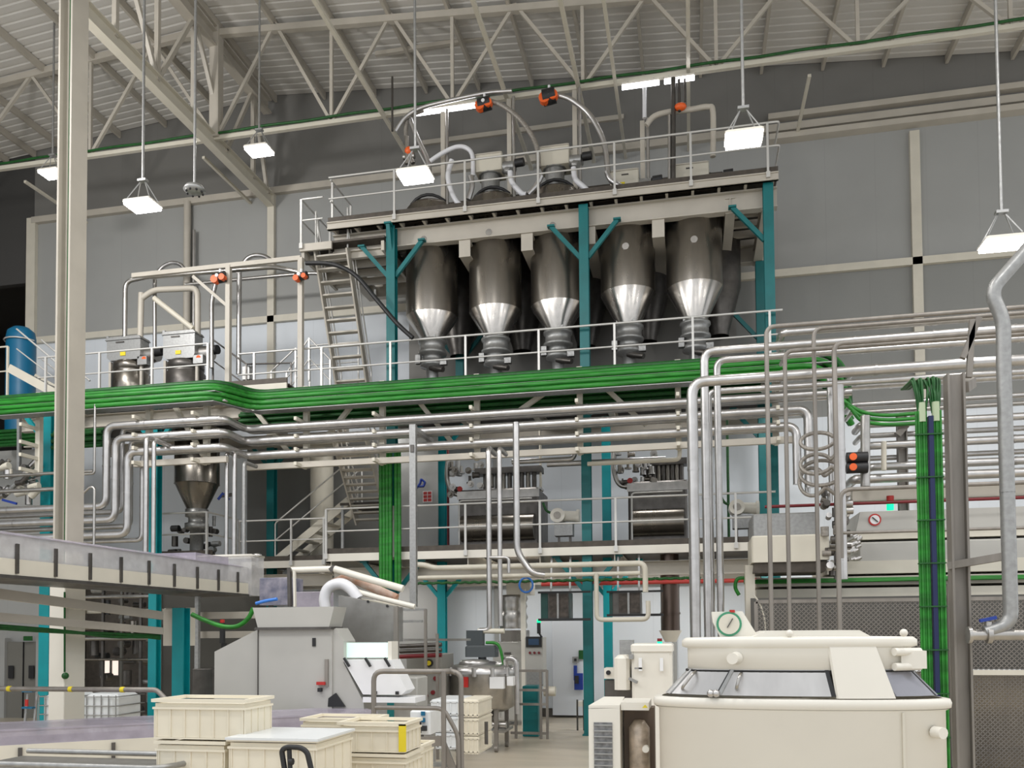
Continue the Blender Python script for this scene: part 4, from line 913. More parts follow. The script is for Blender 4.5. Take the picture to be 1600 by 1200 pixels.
c = P(658, 755, 19.8); MB().tube([c + V((-.12, 0, -.12)), c + V((-.02, 0, 0)), c + V((0, 0, .1)), c + V((.1, 0, .02)), c + V((.06, 0, -.08)), c + V((-.05, 0, -.08))], .028, .02, 6).out('hook', M_blue, t)
# vertical green cable bundle at the left front teal column
t = thing('cable_bundle', 'thick bright green vertical cable bundle beside the left front teal column', 'cables', (P(600, 800, 17.6).x, 17.6, Z1-.6))
for x0, n_ in ((592, 4), (616, 2)):
    m = MB()
    for k in range(n_):
        x_ = P(x0+5*k, 800, 17.5).x; m.tube([(x_, 17.62, Z1-.8), (x_, 17.62, P(600, 705, 17.6).z)], .045, 0, 8)
    m.out('cables', M_green, t, kind='stuff')
# left hopper deck clutter
t = thing('valve_manifold', 'dark valve cluster under the left hopper on the small deck', 'valves', (P(270, 820, 18.4).x, 18.6, Z1+.05)); rnd = random.Random(5)
for i in range(26):
    p = P(256+rnd.random()*80, 0, 18.4); p = V((p.x, 18.5+rnd.random()*.5, Z1+.1+rnd.random()*.8)); p.x = P(256+rnd.random()*78, 820, 18.6).x
    MB().cone(p, p + rnd.choice((V((.2, 0, 0)), V((0, 0, .25)), V((0, -.15, 0)))), .04+.04*rnd.random(), n=9).out('valve_piece', rnd.choice((M_dark, M_black, M_dark, M_galv)), t)
c = P(345, 775, 17.2); t = thing('blue_valve', 'valve with dark blue handles between the standing pipes right of the left hopper', 'valve', c)
MB().cone(c, c + V((.3, 0, .02)), .04).out('body', M_dark, t); MB().bar(c + V((-.05, -.03, -.08)), c + V((.08, -.03, .06)), .03, .05).bar(c + V((.1, -.03, .05)), c + V((.22, -.03, -.1)), .03, .05).out('handle', M_blue, t)
# valve cluster at the far left below the trough
t = thing('valve_manifold', 'pale valve cluster with a blue handle at the far left below the trough', 'valves', P(25, 750, 16.2)); rnd = random.Random(31)
for i in range(40):
    p = P(-10+rnd.random()*66, 728+rnd.random()*62, 16.0+.5*rnd.random()); MB().cone(p, p + rnd.choice((V((.25, 0, .04)), V((.18, 0, .16)), V((0, 0, .2)), V((0, -.12, 0)))), .035+.05*rnd.random(), n=10).out('valve_piece', rnd.choice((M_clad, M_cream, M_steel, M_dark, M_galv)), t)
MB().bar(P(4, 781, 15.9), P(26, 787, 15.9), .04, .05).out('handle', M_blue, t)
MB().bar(P(30, 640, 16.6), P(30, 735, 16.6), .07, .07).out('upright', M_galv, t)
pipe('thin level pipe behind the bright teal column, upper of two at the far left', [P(-60, 747, 15.7), V((P(146, 745, 15.7).x, 15.7, P(-60, 747, 15.7).z))], .035, M_steel, flanges=False)
pipe('level pipe at the far left, just above the three thick clad ones', [P(-60, 771, 15.6), V((P(100, 768, 15.6).x, 15.6, P(-60, 771, 15.6).z))], .045, M_steel, flanges=False)
m = MB(); a = P(-60, 700, 18.5)
for k in range(5): m.tube([a + V((0, .05*(k % 2), .09*k)), V((P(90, 700, 18.5).x, 18.5, a.z+.09*k))], .05, 0, 6)
m.out('cable_bundle', M_greenD, None, 'dark green cables level at the far left behind the bright teal column', 'cables', kind='stuff')
t = thing('wide_duct', 'pale round duct standing behind the lower stair flight', 'duct', (P(503, 760, 20.6).x, 20.6, Z1))
MB().cone((P(503, 760, 20.6).x, 20.6, Z1), (P(503, 760, 20.6).x, 20.6, Z2-.3), .3, n=20).out('tube', M_cream, t)
# ================================================================== LEFT CONVEYOR WITH FILM COVER
def conv_pt(px, py, X): return PX(px, py, X)
# long inclined-looking conveyor parallel to the depth direction
Xc = P(0, 860, 8.3).x
zt0, zt1, zt2 = P(0, 832, 8.3).z, P(0, 871, 8.3).z, P(0, 897, 8.3).z
ye = PX(388, 935, Xc).y
t = thing('covered_conveyor', 'long cream conveyor under a clear film cover, passing in front of the beige column', 'conveyor', (Xc-.4, 9, zt2))
MB().box((Xc-.9, 6.0, zt2), (Xc, ye, zt1)).out('side_beam', M_cream, t)
MB().box((Xc-.86, 6.0, zt1), (Xc-.04, ye, zt1+.03)).out('belt', M_galv, t)
MB().box((Xc-.02, 6.0, zt1), (Xc-.01, ye, zt0)).out('side_cover', M_plastC, t, label='clear upright film sheet')
MB().prism([(Xc+.01, 6.0, zt0), (Xc-.2, 6.0, zt0+.05), (Xc-.7, 6.0, zt0+.05), (Xc-.9, 6.0, zt0), (Xc-.9, 6.0, zt0-.01), (Xc-.7, 6.0, zt0+.04), (Xc-.2, 6.0, zt0+.04), (Xc+.01, 6.0, zt0-.01)], (0, ye-6.2, 0)).out('top_cover', M_plast, t, label='purplish film roof')
MB().box((Xc-.92, 6.0, zt2-.04), (Xc+.02, ye, zt2)).out('bottom_flange', M_dark, t)
for i in range(13):
    y_ = 7.3 + i*.62
    if y_ < ye: MB().bar((Xc+.015, y_, zt2+.02), (Xc+.015, y_, zt1+.18), .03, .035, (0, 1, 0)).out('clip_post', M_dark, t)
MB().box((Xc-.86, ye-1.5, zt1+.03), (Xc-.1, ye-.5, zt0+.14)).out('hood', M_plast, t, label='raised purplish film hood')
MB().box((Xc-1.0, ye, zt2-.02), (Xc+.06, ye+.45, zt0+.2)).out('end_hood', M_plastC, t, label='tall film hood at the end')
MB().tube([V((Xc-1.0, ye, zt0+.22)), V((Xc+.06, ye, zt0+.22)), V((Xc+.06, ye+.45, zt0+.22)), V((Xc-1, ye+.45, zt0+.22))], .025, 0, 6).out('hood_frame', M_white, t)
for y_, zb_ in ((9.0, 0), (ye-.4, 0)):
    MB().bar((Xc-.75, y_, 0), (Xc-.75, y_, zt2), .07, .07).out('leg', M_galv, t)
# frame under the conveyor: beige rails with cable line, box on column
for py, lb in ((928, 'upper beige rail running under the film covered conveyor'), (964, 'lower beige rail running under the film covered conveyor')):
    a = P(0, py, 9.3); b = P(253, py + (34 if py < 940 else 22), 12.2); MB().bar(a + (a-b)*.3, b, .06, .13 if py < 940 else .11).out('guide_rail', M_beige, None, lb, 'rail')
a = P(0, 982, 9.3); b = P(250, 998, 12.2); m = MB()
for k in range(4): m.tube(curve([a + (a-b)*.3 + V((0, 0, .02*k)), a.lerp(b, .3) + V((0, .0, .03*math.sin(k))), a.lerp(b, .65) + V((0, 0, .03*math.cos(k*2))), b + V((0, 0, .02*k))]), .022, 0, 6)
m.out('cable_line', M_greenD, None, 'dark green cable line hanging below the beige rails', 'cables', kind='stuff')
a = P(254, 950, 12.6); b = P(292, 1009, 12.6)
b = P(276, 1009, 12.6)
t = thing('beige_box', 'beige steel box on the short teal column under the conveyor', 'box', ((a.x+b.x)/2, 12.6, b.z))
MB().rbox((a.x, 12.6, b.z), (b.x, 12.8, a.z), .02).out('body', M_beige, t); MB().box((P(290, 960, 12.6).x, 12.6, b.z), (P(297, 960, 12.6).x, 12.75, a.z)).out('side_plate', M_cream, t)
x_ = P(116, 1000, yc-.2).x; x0 = P(97, 600, yc).x; x1 = x0 + .235
t = thing('column_casing', 'white boxed casing around the foot of the tall beige column', 'casing', (x_, yc, 0))
MB().rbox((x0-.01, yc-.2, 0), (x1+.02, yc+.24, P(100, 908, yc).z), .01).out('casing', M_white, t)
MB().tube([P(101, 925, yc-.23), P(101, 1050, yc-.23)], .015, 0, 6).sphere(P(102, 1056, yc-.23), .05, 8).out('pull_cord', M_greenD, t)
# back left clutter: doors, tanks, machinery
YD = 17.2
def flat(name, label, x0, y0, x1, y1, Y, d, mt, cat=None, r=.01):
    return box(name, label, x0, y0, x1, y1, Y, d, mt, r, cat)
t, a, b = flat('double_door', 'grey double door at the far left with two small windows', 8, 1003, 62, 1138, 19.5, .08, mat('grey_door_paint', (.17, .165, .145), .5), 'door')
for px in (17, 49): c = P(px, 1050, 19.45); MB().bc(c, (.16, .02, .34)).out('window', M_black, t)
xm = P(35, 1050, 19.45).x; MB().box((xm-.008, 19.46, a.z), (xm+.008, 19.5, b.z)).out('gap', M_black, t)
for s_ in (-1, 1): MB().box(((a.x if s_ < 0 else b.x)-.08, 19.42, a.z), ((a.x if s_ < 0 else b.x)+.06, 19.6, b.z+.1)).out('jamb', M_wallM, t)
t, a, b = flat('exit_board', 'green and dark sign board above the grey double door', 36, 994, 50, 1001, 19.4, .03, M_greenD, 'sign')
MB().box((P(-60, 900, 19.7).x, 19.7, 0), (P(86, 900, 19.7).x, 19.8, Z2-.4)).out('rear_partition', M_wallM, None, 'grey partition wall around the double door', 'partition')
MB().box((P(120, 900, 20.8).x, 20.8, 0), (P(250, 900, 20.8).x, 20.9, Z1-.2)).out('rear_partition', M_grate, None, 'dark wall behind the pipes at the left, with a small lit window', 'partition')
def ibc(label, x0, x1, y0, Y):
    a, b = P(x0, y0, Y), P(x1, y0, Y); xm = (a.x+b.x)/2; hw = (b.x-a.x)/2
    t = thing('liquid_container', label, 'container', (xm, Y, 0), None)
    MB().rbox((xm-hw+.02, Y+.03, .15), (xm+hw-.02, Y+.9, a.z), .09).out('tank', M_tank, t)
    m = MB(); n = 5
    for i in range(n+1):
        x_ = xm-hw + 2*hw*i/n; m.tube([(x_, Y, .15), (x_, Y, a.z-.03)], .012, 0, 5)
    for k in range(5):
        z = .2 + (a.z-.26)*k/4; m.tube([(xm-hw, Y, z), (xm+hw, Y, z), (xm+hw, Y+.93, z), (xm-hw, Y+.93, z), (xm-hw, Y, z)], .012, 0, 5)
    m.out('cage', M_galv, t)
    MB().box((xm-hw, Y, 0), (xm+hw, Y+.93, .12)).out('pallet', M_galv, t)
ibc('white caged liquid container left of the boxed column foot', 61, 112, 1084, 15.2)
ibc('white caged liquid container right of the boxed column foot', 124, 181, 1084, 15.2)
a = P(35, 1085, 13.5); b = P(56, 1140, 13.5)
t = thing('step_ladder', 'folded grey-blue step ladder leaning beside the grey door', 'ladder', (a.x, 13.5, 0))
for dx in (0, .2): MB().bar((a.x+dx, 13.5, 0), (a.x+dx+.03, 13.6, a.z), .04, .03).out('rail', M_galv, t)
for k in range(4): MB().box((a.x, 13.48, .25+.3*k), (a.x+.22, 13.58, .28+.3*k)).out('rung', M_blueT, t)
MB().bc((a.x+.12, 13.47, a.z-.15), (.06, .02, .12)).out('hook', M_red, t)
t = thing('process_skid', 'dark pipe and pump skid behind the boxed column foot', 'process skid', (P(185, 1000, 18).x, 18.3, 0)); rnd = random.Random(11)
xa, xb = P(132, 1000, 18).x, P(250, 1000, 18).x
for i in range(5):
    x_ = xa + (xb-xa)*i/4.0; MB().bar((x_, 18, 0), (x_, 18, Z1-.5), .06, .06).out('post', M_dark if i % 2 else M_hop, t)
for z in (.9, 1.6, 2.1, 2.35, 2.75, 3.1): MB().tube([(xa, 17.9+.3*(z % .7), z), (xb, 17.9+.3*(z % .7), z)], .03+.02*(z > 2), 0, 8).out('pipe', (M_steel, M_hop, M_cream)[int(z*3) % 3], t)
for i in range(34):
    p = V((xa+(xb-xa)*rnd.random(), 18+.8*rnd.random(), .3+3.1*rnd.random()))
    MB().cone(p, p + rnd.choice((V((.3, 0, 0)), V((0, 0, .35)), V((0, .25, 0)))), .05+.08*rnd.random(), n=10).out('pump_piece', rnd.choice((M_dark, M_hop, M_black, M_galv, M_dark)), t)
a, b = P(157, 1030, 20.7), P(187, 1055, 20.7); 
t = thing('bright_window', 'small bright window in the dark wall behind the skid', 'window', (a.x, 20.7, b.z))
MB().box((a.x, 20.72, b.z), (b.x, 20.74, a.z)).out('pane', mat('lit_pane', (.95, .8, .7), emit=.8), t)
m = MB().box((a.x-.04, 20.68, b.z-.04), (b.x+.04, 20.71, b.z)).box((a.x-.04, 20.68, a.z), (b.x+.04, 20.71, a.z+.04))
for f in (0, .55, 1): x_ = a.x + (b.x-a.x)*f; m.box((x_-.03, 20.68, b.z), (x_+.03, 20.71, a.z))
m.out('frame', M_dark, t)
# yellow banded guard rail
Yg2 = 8.9; z = P(120, 1077, Yg2).z
t = thing('guard_rail', 'grey guard rail with yellow bands before the white containers', 'railing', (P(100, 1077, Yg2).x, Yg2, 0))
xe_ = P(245, 1072, Yg2).x
MB().tube([V((-9.5, Yg2, z)), V((xe_, Yg2, z)), V((xe_+.13, Yg2, z-.12)), V((xe_+.13, Yg2, .2))], .03, .05, 8).out('rail', M_post, t)
for px in (15, 111, 192): x_ = P(px, 1077, Yg2).x; MB().cone((x_-.025, Yg2, z), (x_+.025, Yg2, z), .034, n=8).out('band', M_yellow, t, label='yellow band')
# ------------------------------------------------------------------ lower conveyor with purple film
pA, pB = P(-40, 1153, 7.6), P(590, 1103, 10.2); zc_ = (pA.z+pB.z)/2; d = (pB-pA); d.z = 0; L = d.length; d.normalize(); nrm = V((d.y, -d.x, 0))
t = thing('covered_conveyor', 'low conveyor under purplish film running behind the ivory crates', 'conveyor', (pA.x+L/2*d.x, pA.y+L/2*d.y, .2))
def obox(m, s0, s1, n0, n1, z0, z1):
    c = [pA + d*s + nrm*n_ for s, n_ in ((s0, n0), (s1, n0), (s1, n1), (s0, n1))]
    return m.add([(q.x, q.y, z) for z in (z0, z1) for q in c], [(0,3,2,1),(4,5,6,7),(0,1,5,4),(1,2,6,5),(2,3,7,6),(3,0,4,7)])
obox(MB(), 0, L, -.9, 0, zc_-.55, zc_-.17).out('side_beam', M_cream, t)
obox(MB(), 0, L, -.88, -.01, zc_-.17, zc_-.02).out('film_cover', M_plast, t, label='purplish translucent film')
obox(MB(), 0, L, -.9, 0, zc_-.02, zc_+.0).out('film_top', M_plast, t, label='purplish translucent film')
for i in range(7): obox(MB(), .4+i*.9, .44+i*.9, 0, .03, zc_-.5, zc_-.2).out('clip_post', M_dark, t)
for s_ in (.5, 3, L-.6): obox(MB(), s_, s_+.08, -.1, -.02, 0, zc_-.5).out('leg', M_galv, t)
# ------------------------------------------------------------------ grey dough machine
Ym = 10.6
def pg(pts, Y): return [P(x, y, Y) for x, y in pts]
def pprism(m, pts, Y, dep): return m.prism(pg(pts, Y), (0, dep, 0))
z0m = P(400, 1110, Ym)
t = thing('dough_divider', 'large light grey dough machine with sloping sides behind the crates', 'dough machine', (P(450, 1100, Ym).x, Ym, 0))
gx = lambda px: P(px, 1050, Ym).x; gz = lambda py: P(450, py, Ym).z
MB().prism([(gx(335), Ym, .1), (gx(405), Ym, .1), (gx(405), Ym, gz(982)), (gx(335), Ym, gz(1018))], (0, .5, 0)).out('side_cover', M_mach, t)
MB().prism([(gx(405), Ym-.03, .1), (gx(520), Ym-.03, .1), (gx(520), Ym-.03, gz(984)), (gx(405), Ym-.03, gz(984))], (0, .5, 0)).out('body', M_mach, t)
MB().box((gx(405)-.006, Ym-.04, .1), (gx(405)+.008, Ym-.02, gz(984))).out('seam', M_dark, t)
MB().prism([(gx(407), Ym-.08, gz(980)), (gx(518), Ym-.08, gz(980)), (gx(526), Ym-.08, gz(949)), (gx(399), Ym-.08, gz(949))], (0, .42, 0)).out('top_hopper', M_mach, t)
MB().box((gx(403), Ym-.1, gz(984)), (gx(522), Ym+.3, gz(980))).out('collar', M_dark, t)
m = MB().prism([(gx(520), Ym, .1), (gx(575), Ym, .1), (gx(568), Ym, gz(1096)), (gx(537), Ym, gz(1036)), (gx(537), Ym, gz(1002)), (gx(525), Ym, gz(982)), (gx(520), Ym, gz(984))], (0, .4, 0)); m.out('chute', M_mach, t)
MB().prism([(gx(514), Ym-.04, gz(1103)), (gx(541), Ym-.04, gz(1103)), (gx(526), Ym-.04, gz(1082)), (gx(515), Ym-.04, gz(1090))], (0, .03, 0)).out('opening', M_black, t)
MB().box((gx(490), Ym-.045, gz(1010)), (gx(495), Ym-.03, gz(997))).out('handle', M_black, t)
MB().box((gx(510), Ym-.06, gz(1072)), (gx(515), Ym-.03, gz(1030))).out('cable_duct', M_post, t)
MB().bc((gx(505), Ym-.06, gz(1067)), (.12, .05, .04)).out('switch', M_red, t); MB().bc((gx(503), Ym-.06, gz(1077)), (.05, .05, .05)).out('switch', M_black, t)
MB().prism([(gx(537), Ym-.02, gz(1031)), (gx(612), Ym-.02, gz(1031)), (gx(636), Ym-.02, gz(1077)), (gx(628), Ym-.02, gz(1084)), (gx(568), Ym-.02, gz(1084))], (0, .35, 0)).out('hood', M_signW, t, label='white sloping hood')
for px in (540, 573, 603): MB().bar((gx(px), Ym-.05, gz(1028)), (gx(px+8), Ym-.05, gz(1041)), .03, .03).out('hinge', M_black, t)
for px in (588, 622): MB().bc((gx(px), Ym-.04, gz(1081)), (.04, .03, .04)).out('stud', M_black, t)
MB().box((gx(536), Ym+.1, gz(1028)), (gx(604), Ym+.14, gz(1005))).out('light_panel', M_glow, t, label='glowing pale green inspection panel')
MB().box((gx(604), Ym+.05, gz(1040)), (gx(610), Ym+.3, gz(1003))).out('frame_post', M_white, t)
MB().box((gx(568), Ym-.03, gz(1096)), (gx(650), Ym+.4, gz(1088))).out('tray', M_signW, t)
MB().rbox((P(615, 1060, 11.8).x, 11.8, .6), (P(652, 1060, 11.8).x, 12.3, P(630, 1058, 11.8).z), .02).out('rear_cabinet', M_mach, t)
hose('green cable sagging before the left machine at the conveyor end', [(300, 960), (322, 970), (350, 979), (372, 978), (388, 966), (396, 950)], .035, M_green, 11.5, 'cable', 'cable')
t, a, b = flat('signal_lamp', 'small black post with red cap left of the grey dough machine', 343, 973, 349, 1005, 11.9, .06, M_black, 'signal lamp', .005)
MB().cone((a.x+.03, 11.93, b.z), (a.x+.03, 11.93, b.z+.05), .035).out('cap', M_red, t); MB().box((a.x, 11.95, 0), (b.x, 12.0, a.z)).out('pole', M_black, t)
# stainless hopper behind it
Ys = 11.6
t = thing('steel_chute', 'brushed steel hopper box behind the lit green panel', 'hopper box', (P(575, 980, Ys).x, Ys, P(575, 1000, Ys).z))
m = MB().prism(pg([(529, 930), (617, 948), (617, 1003), (538, 1003), (529, 985)], Ys), (0, .35, 0)); m.out('body', mat('brushed_grey_steel', (.33, .32, .30), .42, .7, noise=.3), t)
for px, py in ((575, 940), (605, 947)): MB().cone(P(px, py, Ys-.02), P(px, py, Ys), .02).out('bolt', M_black, t)
MB().bar(P(619, 948, Ys), P(619, 1090, Ys), .06, .06).bar(P(536, 1003, Ys+.3), V((P(536, 1003, Ys+.3).x, Ys+.3, .1)), .06, .06).out('leg', M_post, t)
hose('big white flexible duct arching behind the grey dough machine', [(510, 955), (507, 935), (514, 918), (532, 912), (548, 920), (560, 936)], .085, M_hosew, 11.9, 'duct', 'duct')
hose('stained white duct beyond the arching one', [(520, 912), (545, 903), (575, 915), (620, 935)], .07, mat('stained_duct', (.72, .6, .52), .5, noise=.5, scale=6, col2=(.5, .25, .15)), 12.3, 'duct', 'duct')
hose('white straight tube above the dough machine', [(456, 891), (518, 889)], .05, M_white, 12.2, 'pipe', 'pipe')
hose('white tube slanting down right above the brushed steel hopper', [(523, 889), (570, 903), (630, 920)], .055, M_white, 12.1, 'pipe', 'pipe')
hose('thin white tube slanting down to the post foot', [(560, 925), (600, 936), (648, 948)], .04, M_white, 12.0, 'pipe', 'pipe')
t = thing('hoist_arm', 'dark jointed bracket holding the white tubes above the dough machine', 'bracket', P(452, 890, 12.1))
MB().bar(P(452, 888, 12.1), P(453, 948, 12.1), .05, .06).bar(P(519, 886, 12.2), P(523, 892, 12.2), .1, .1).out('arm', M_dark, t); MB().bar(P(460, 892, 12.1), P(461, 948, 12.1), .03, .05).out('leg', M_white, t)
c = P(402, 868, ye+.3); t = thing('steam_valve', 'small chrome valve on top of the film hood', 'valve', c)
MB().sphere(c, .07, sq=(1.3, 1, .6)).cone(c, c - V((0, 0, .22)), .03).cone(c - V((.03, 0, .2)), c - V((.09, 0, .3)), .05).out('body', M_clad, t)
# blue-grey film box between
t, a, b = flat('film_screen', 'bluish film screen between the conveyor end and the dough machine', 405, 903, 452, 945, 12.6, .5, mat('blue_grey_film', (.10, .11, .17), .3, noise=.5, scale=6, col2=(.35, .33, .38)), 'screen'); MB().bar((a.x+.1, 12.8, 0), (a.x+.1, 12.8, a.z), .06, .06).out('leg', M_dark, t)
t, a, b = flat('film_screen', 'grey film trough right of the bluish film screen', 458, 925, 505, 948, 12.6, .4, M_plast, 'screen'); MB().bar((a.x+.2, 12.8, 0), (a.x+.2, 12.8, a.z), .06, .06).out('leg', M_dark, t)
hose('bright blue hose lying on the dough machine top', [(400, 943), (415, 939), (433, 936)], .025, M_lblue, 11.3)
# shadowy machine behind between hopper and tank
t, a, b = flat('control_cabinet', 'grey cabinet with yellow button between the dough machine and the steel tank', 635, 1022, 690, 1100, 14.8, .8, mat('shade_grey', (.24, .235, .21), .5), 'cabinet')
c = P(670, 1036, 14.75); MB().cone(c, c + V((0, .05, 0)), .07).out('button_ring', M_black, t); MB().cone(c - V((0, .02, 0)), c, .045).out('button', M_yellow, t, label='yellow button')
for px, py in ((680, 1060), (665, 1087), (676, 1082)): c = P(px, py, 14.77); MB().cone(c, c + V((0, .03, 0)), .04).out('button', M_dred, t)
t = thing('pipe_stand', 'grey tubular frame with dark pipes left of the steel tank', 'frame', (P(640, 1000, 14.2).x, 14.2, 0))
for px in (621, 665, 683): x_ = P(px, 980, 14.2).x; MB().bar((x_, 14.2, 0), (x_, 14.2, P(px, 952 if px != 683 else 990, 14.2).z), .045, .045).out('post', M_post, t)
for py, x1 in ((953, 665), (971, 660), (1000, 735)): a = P(621, py, 14.2); MB().bar(a, V((P(x1, py, 14.2).x, 14.2, a.z)), .04, .04).out('bar', M_galv if py != 1000 else M_steel, t)
for py, mt in ((1010, M_dark), (1018, M_dark), (1026, M_dred)): a = P(625, py, 14.5); MB().tube([a, V((P(690, py, 14.5).x, 14.5, a.z+.03))], .04, 0, 8).out('pipe', mt, t)
# ------------------------------------------------------------------ steel tank on legs
Yk2 = 15.6; c = P(754, 1080, Yk2)
zt_, zb_ = P(754, 1052, Yk2-.55).z, P(754, 1108, Yk2-.55).z; r_ = .62
t = thing('steel_tank', 'round steel tank on legs with a dark motor on its lid', 'tank', (c.x, Yk2, 0))
MB().lathe((c.x, Yk2, 0), [(0, zb_-.12), (r_*.7, zb_-.08), (r_, zb_+.02), (r_, zt_)], 40).out('vessel', M_steel, t)
MB().lathe((c.x, Yk2, 0), [(r_+.03, zt_-.02), (r_+.03, zt_+.05), (r_*.9, zt_+.13), (r_*.4, zt_+.2), (0, zt_+.22)], 40).out('lid', M_clad, t)
for k in range(12):
    a = k*math.pi/6; MB().cone((c.x+(r_+.0)*math.cos(a), Yk2+(r_)*math.sin(a), zt_-.06), (c.x+(r_)*math.cos(a), Yk2+(r_)*math.sin(a), zt_+.1), .05).out('clamp', M_clad, t)
MB().lathe((c.x-.1, Yk2-.2, zt_+.15), [(0, .1), (.26, .08), (.3, .0), (.22, -.05)], 20).out('manhole', M_clad, t)
MB().box((c.x-.28, Yk2-.12, zt_+.502), (c.x+.03, Yk2+.08, zt_+.78)).out('motor', mat('slate_motor', (.05, .06, .065), .5), t); MB().rbox((c.x-.3, Yk2-.15, zt_+.28), (c.x+.3, Yk2+.1, zt_+.5), .03).cone((c.x, Yk2, zt_+.1), (c.x, Yk2, zt_+.3), .08).out('gearbox', mat('slate_gearbox', (.07, .08, .085), .5), t)
MB().tube(curve([(c.x+.1, Yk2-.1, zt_+.55), (c.x+.35, Yk2-.15, zt_+.5), (c.x+.45, Yk2-.15, zt_+.1)]), .03, 0, 8).out('cable', M_green, t)
MB().tube([(c.x+.5, Yk2-.2, zt_+.1), (c.x+.5, Yk2-.3, zt_+.28), (c.x+.72, Yk2-.3, zt_+.25), (c.x+.72, Yk2-.3, zb_-.1)], .045, .15, 8).out('side_pipe', M_clad, t)
for a in (.8, 2.3, 3.9, 5.4):
    x_, y_ = c.x+.55*math.cos(a), Yk2+.5*math.sin(a); MB().bar((x_, y_, .1), (x_, y_, zb_), .07, .07).cone((x_-.03, y_, .06), (x_+.03, y_, .06), .06).out('leg', M_post, t)
MB().box((c.x-.5, Yk2-.4, .35), (c.x+.5, Yk2+.4, .4)).out('shelf', M_steel, t)
rnd = random.Random(3)
for i in range(10): p = V((c.x-.35+.7*rnd.random(), Yk2-.3+.3*rnd.random(), .45+.25*rnd.random())); MB().cone(p, p + rnd.choice((V((.25, 0, 0)), V((0, 0, .2)))), .07).out('valve_piece', rnd.choice((M_dark, M_steel, M_hop)), t)
yf = Yk2 - r_ - .012
MB().box((P(719, 1060, yf).x, yf-.0, P(720, 1074, yf).z), (P(731, 1060, yf).x, yf+.08, P(720, 1058, yf).z)).out('label', M_red, t, label='red square label')
MB().box((P(765, 1060, yf).x, yf-.0, P(765, 1076, yf).z), (P(787, 1060, yf).x, yf+.12, P(765, 1058, yf).z)).out('label', M_signW, t, label='white paper label')
MB().box((P(790, 1060, yf).x, yf+.1, P(790, 1072, yf).z), (P(800, 1060, yf).x, yf+.3, P(790, 1058, yf).z)).out('label', M_signW, t, label='small white paper label')
# ------------------------------------------------------------------ back wall cabinets
t, a, b = flat('control_cabinet', 'tall pale grey cabinet behind the tank lid', 770, 1003, 816, 1125, 19.6, .8, M_mach, 'cabinet'); MB().bc(P(793, 1021, 19.58), (.16, .02, .05)).out('handle', M_dark, t)
MB().box((P(774, 0, 19.6).x, 19.7, b.z), (P(812, 0, 19.6).x, 20.2, P(790, 985, 19.6).z)).out('duct_box', M_hop, t)
t = thing('filter_sleeve', 'crinkled silver sleeve hanging above the pale grey cabinet', 'duct', P(800, 985, 19.5)); rnd = random.Random(8)
c0, c1 = P(802, 930, 19.5), P(802, 982, 19.5); pr = [(.3+.05*rnd.random(), c0.z + (c1.z-c0.z)*k/9) for k in range(10)]
MB().lathe((c0.x, 19.5, 0), pr, 16).out('sleeve', M_steel, t); MB().box((P(786, 0, 19.3).x, 19.2, c0.z), (P(822, 0, 19.3).x, 19.8, c0.z+.28)).out('box', M_white, t)
t, a, b = flat('operator_console', 'upright control panel with dark screen left of the wide white door', 820, 996, 849, 1072, 18.9, .45, M_mach, 'control panel')
c = P(834, 1003, 18.88); MB().bc(c, (.36, .02, .24)).out('screen_frame', M_black, t); MB().bc(c - V((0, .012, 0)), (.24, .01, .14)).out('screen', mat('blue_screen', (.05, .09, .16), .2), t)
for px in (828, 835, 842): MB().cone(P(px, 1020, 18.85), P(px, 1020, 18.9), .03).out('button', M_dred, t)
MB().box((P(814, 0, 18.7).x, 18.7, P(820, 1070, 18.7).z), (P(838, 0, 18.7).x, 18.85, P(820, 1050, 18.7).z)).out('lower_box', M_galv, t)
t, a, b = flat('teal_cabinet', 'teal machine stand below the control panel', 816, 1072, 841, 1151, 17.5, .5, M_teal, 'stand')
t, a, b = flat('white_pillar', 'white upright post left of the control panel', 813, 920, 821, 1000, 19.0, .1, M_white, 'post')
MB().bar(V((a.x+.06, 19.05, 0)), V((a.x+.06, 19.05, a.z)), .1, .1).out('lower_post', M_white, t)
t = thing('tubular_stand', 'brown tubular frame standing around the teal machine stand', 'frame', (P(828, 1140, 17.2).x, 17.2, 0))
for px in (806, 845, 855): x_ = P(px, 1100, 17.2).x; MB().bar((x_, 17.2, 0), (x_, 17.2, P(px, 1047, 17.2).z), .05, .05).out('post', M_post, t)
for py in (1048, 1078, 1100, 1145): a_ = P(798, py, 17.2); MB().bar(a_, V((P(855, py, 17.2).x, 17.2, a_.z)), .04, .05).out('bar', M_post if py != 1100 else M_steel, t)
MB().cone(P(850, 1080, 17.3), P(868, 1080, 17.3), .1).out('pump_head', M_cream, t)
# white wide door + fittings
t, a, b = flat('sliding_door', 'wide white door in the back wall left of the middle teal column', 862, 970, 912, 1118, 21.45, .1, mat('white_door_sheet', (.66, .69, .73), .5), 'door')
MB().bar(P(899, 1040, 21.4), P(899, 1063, 21.4), .08, .06).out('handle', M_blue, t, label='blue handle'); MB().bc(P(899, 1031, 21.4), (.15, .03, .16)).out('plate', M_galv, t); MB().bc(P(899, 1031, 21.37), (.06, .02, .07)).out('lock', M_black, t)
t, a, b = flat('fire_point', 'dark round device on the wall just left of the middle teal column', 904, 1016, 914, 1030, 21.4, .06, M_greenD, 'device')
t, a, b = flat('wall_switch', 'dark blue switch boxes on the wall beside the middle teal column', 897, 1052, 911, 1078, 21.35, .06, M_blue, 'switch'); MB().bc(P(901, 1062, 21.3), (.1, .03, .2)).out('lever', M_black, t)
t, a, b = flat('small_cart', 'small dark wire cart with a white box by the middle teal column', 902, 1096, 916, 1104, 18.8, .3, M_white, 'cart')
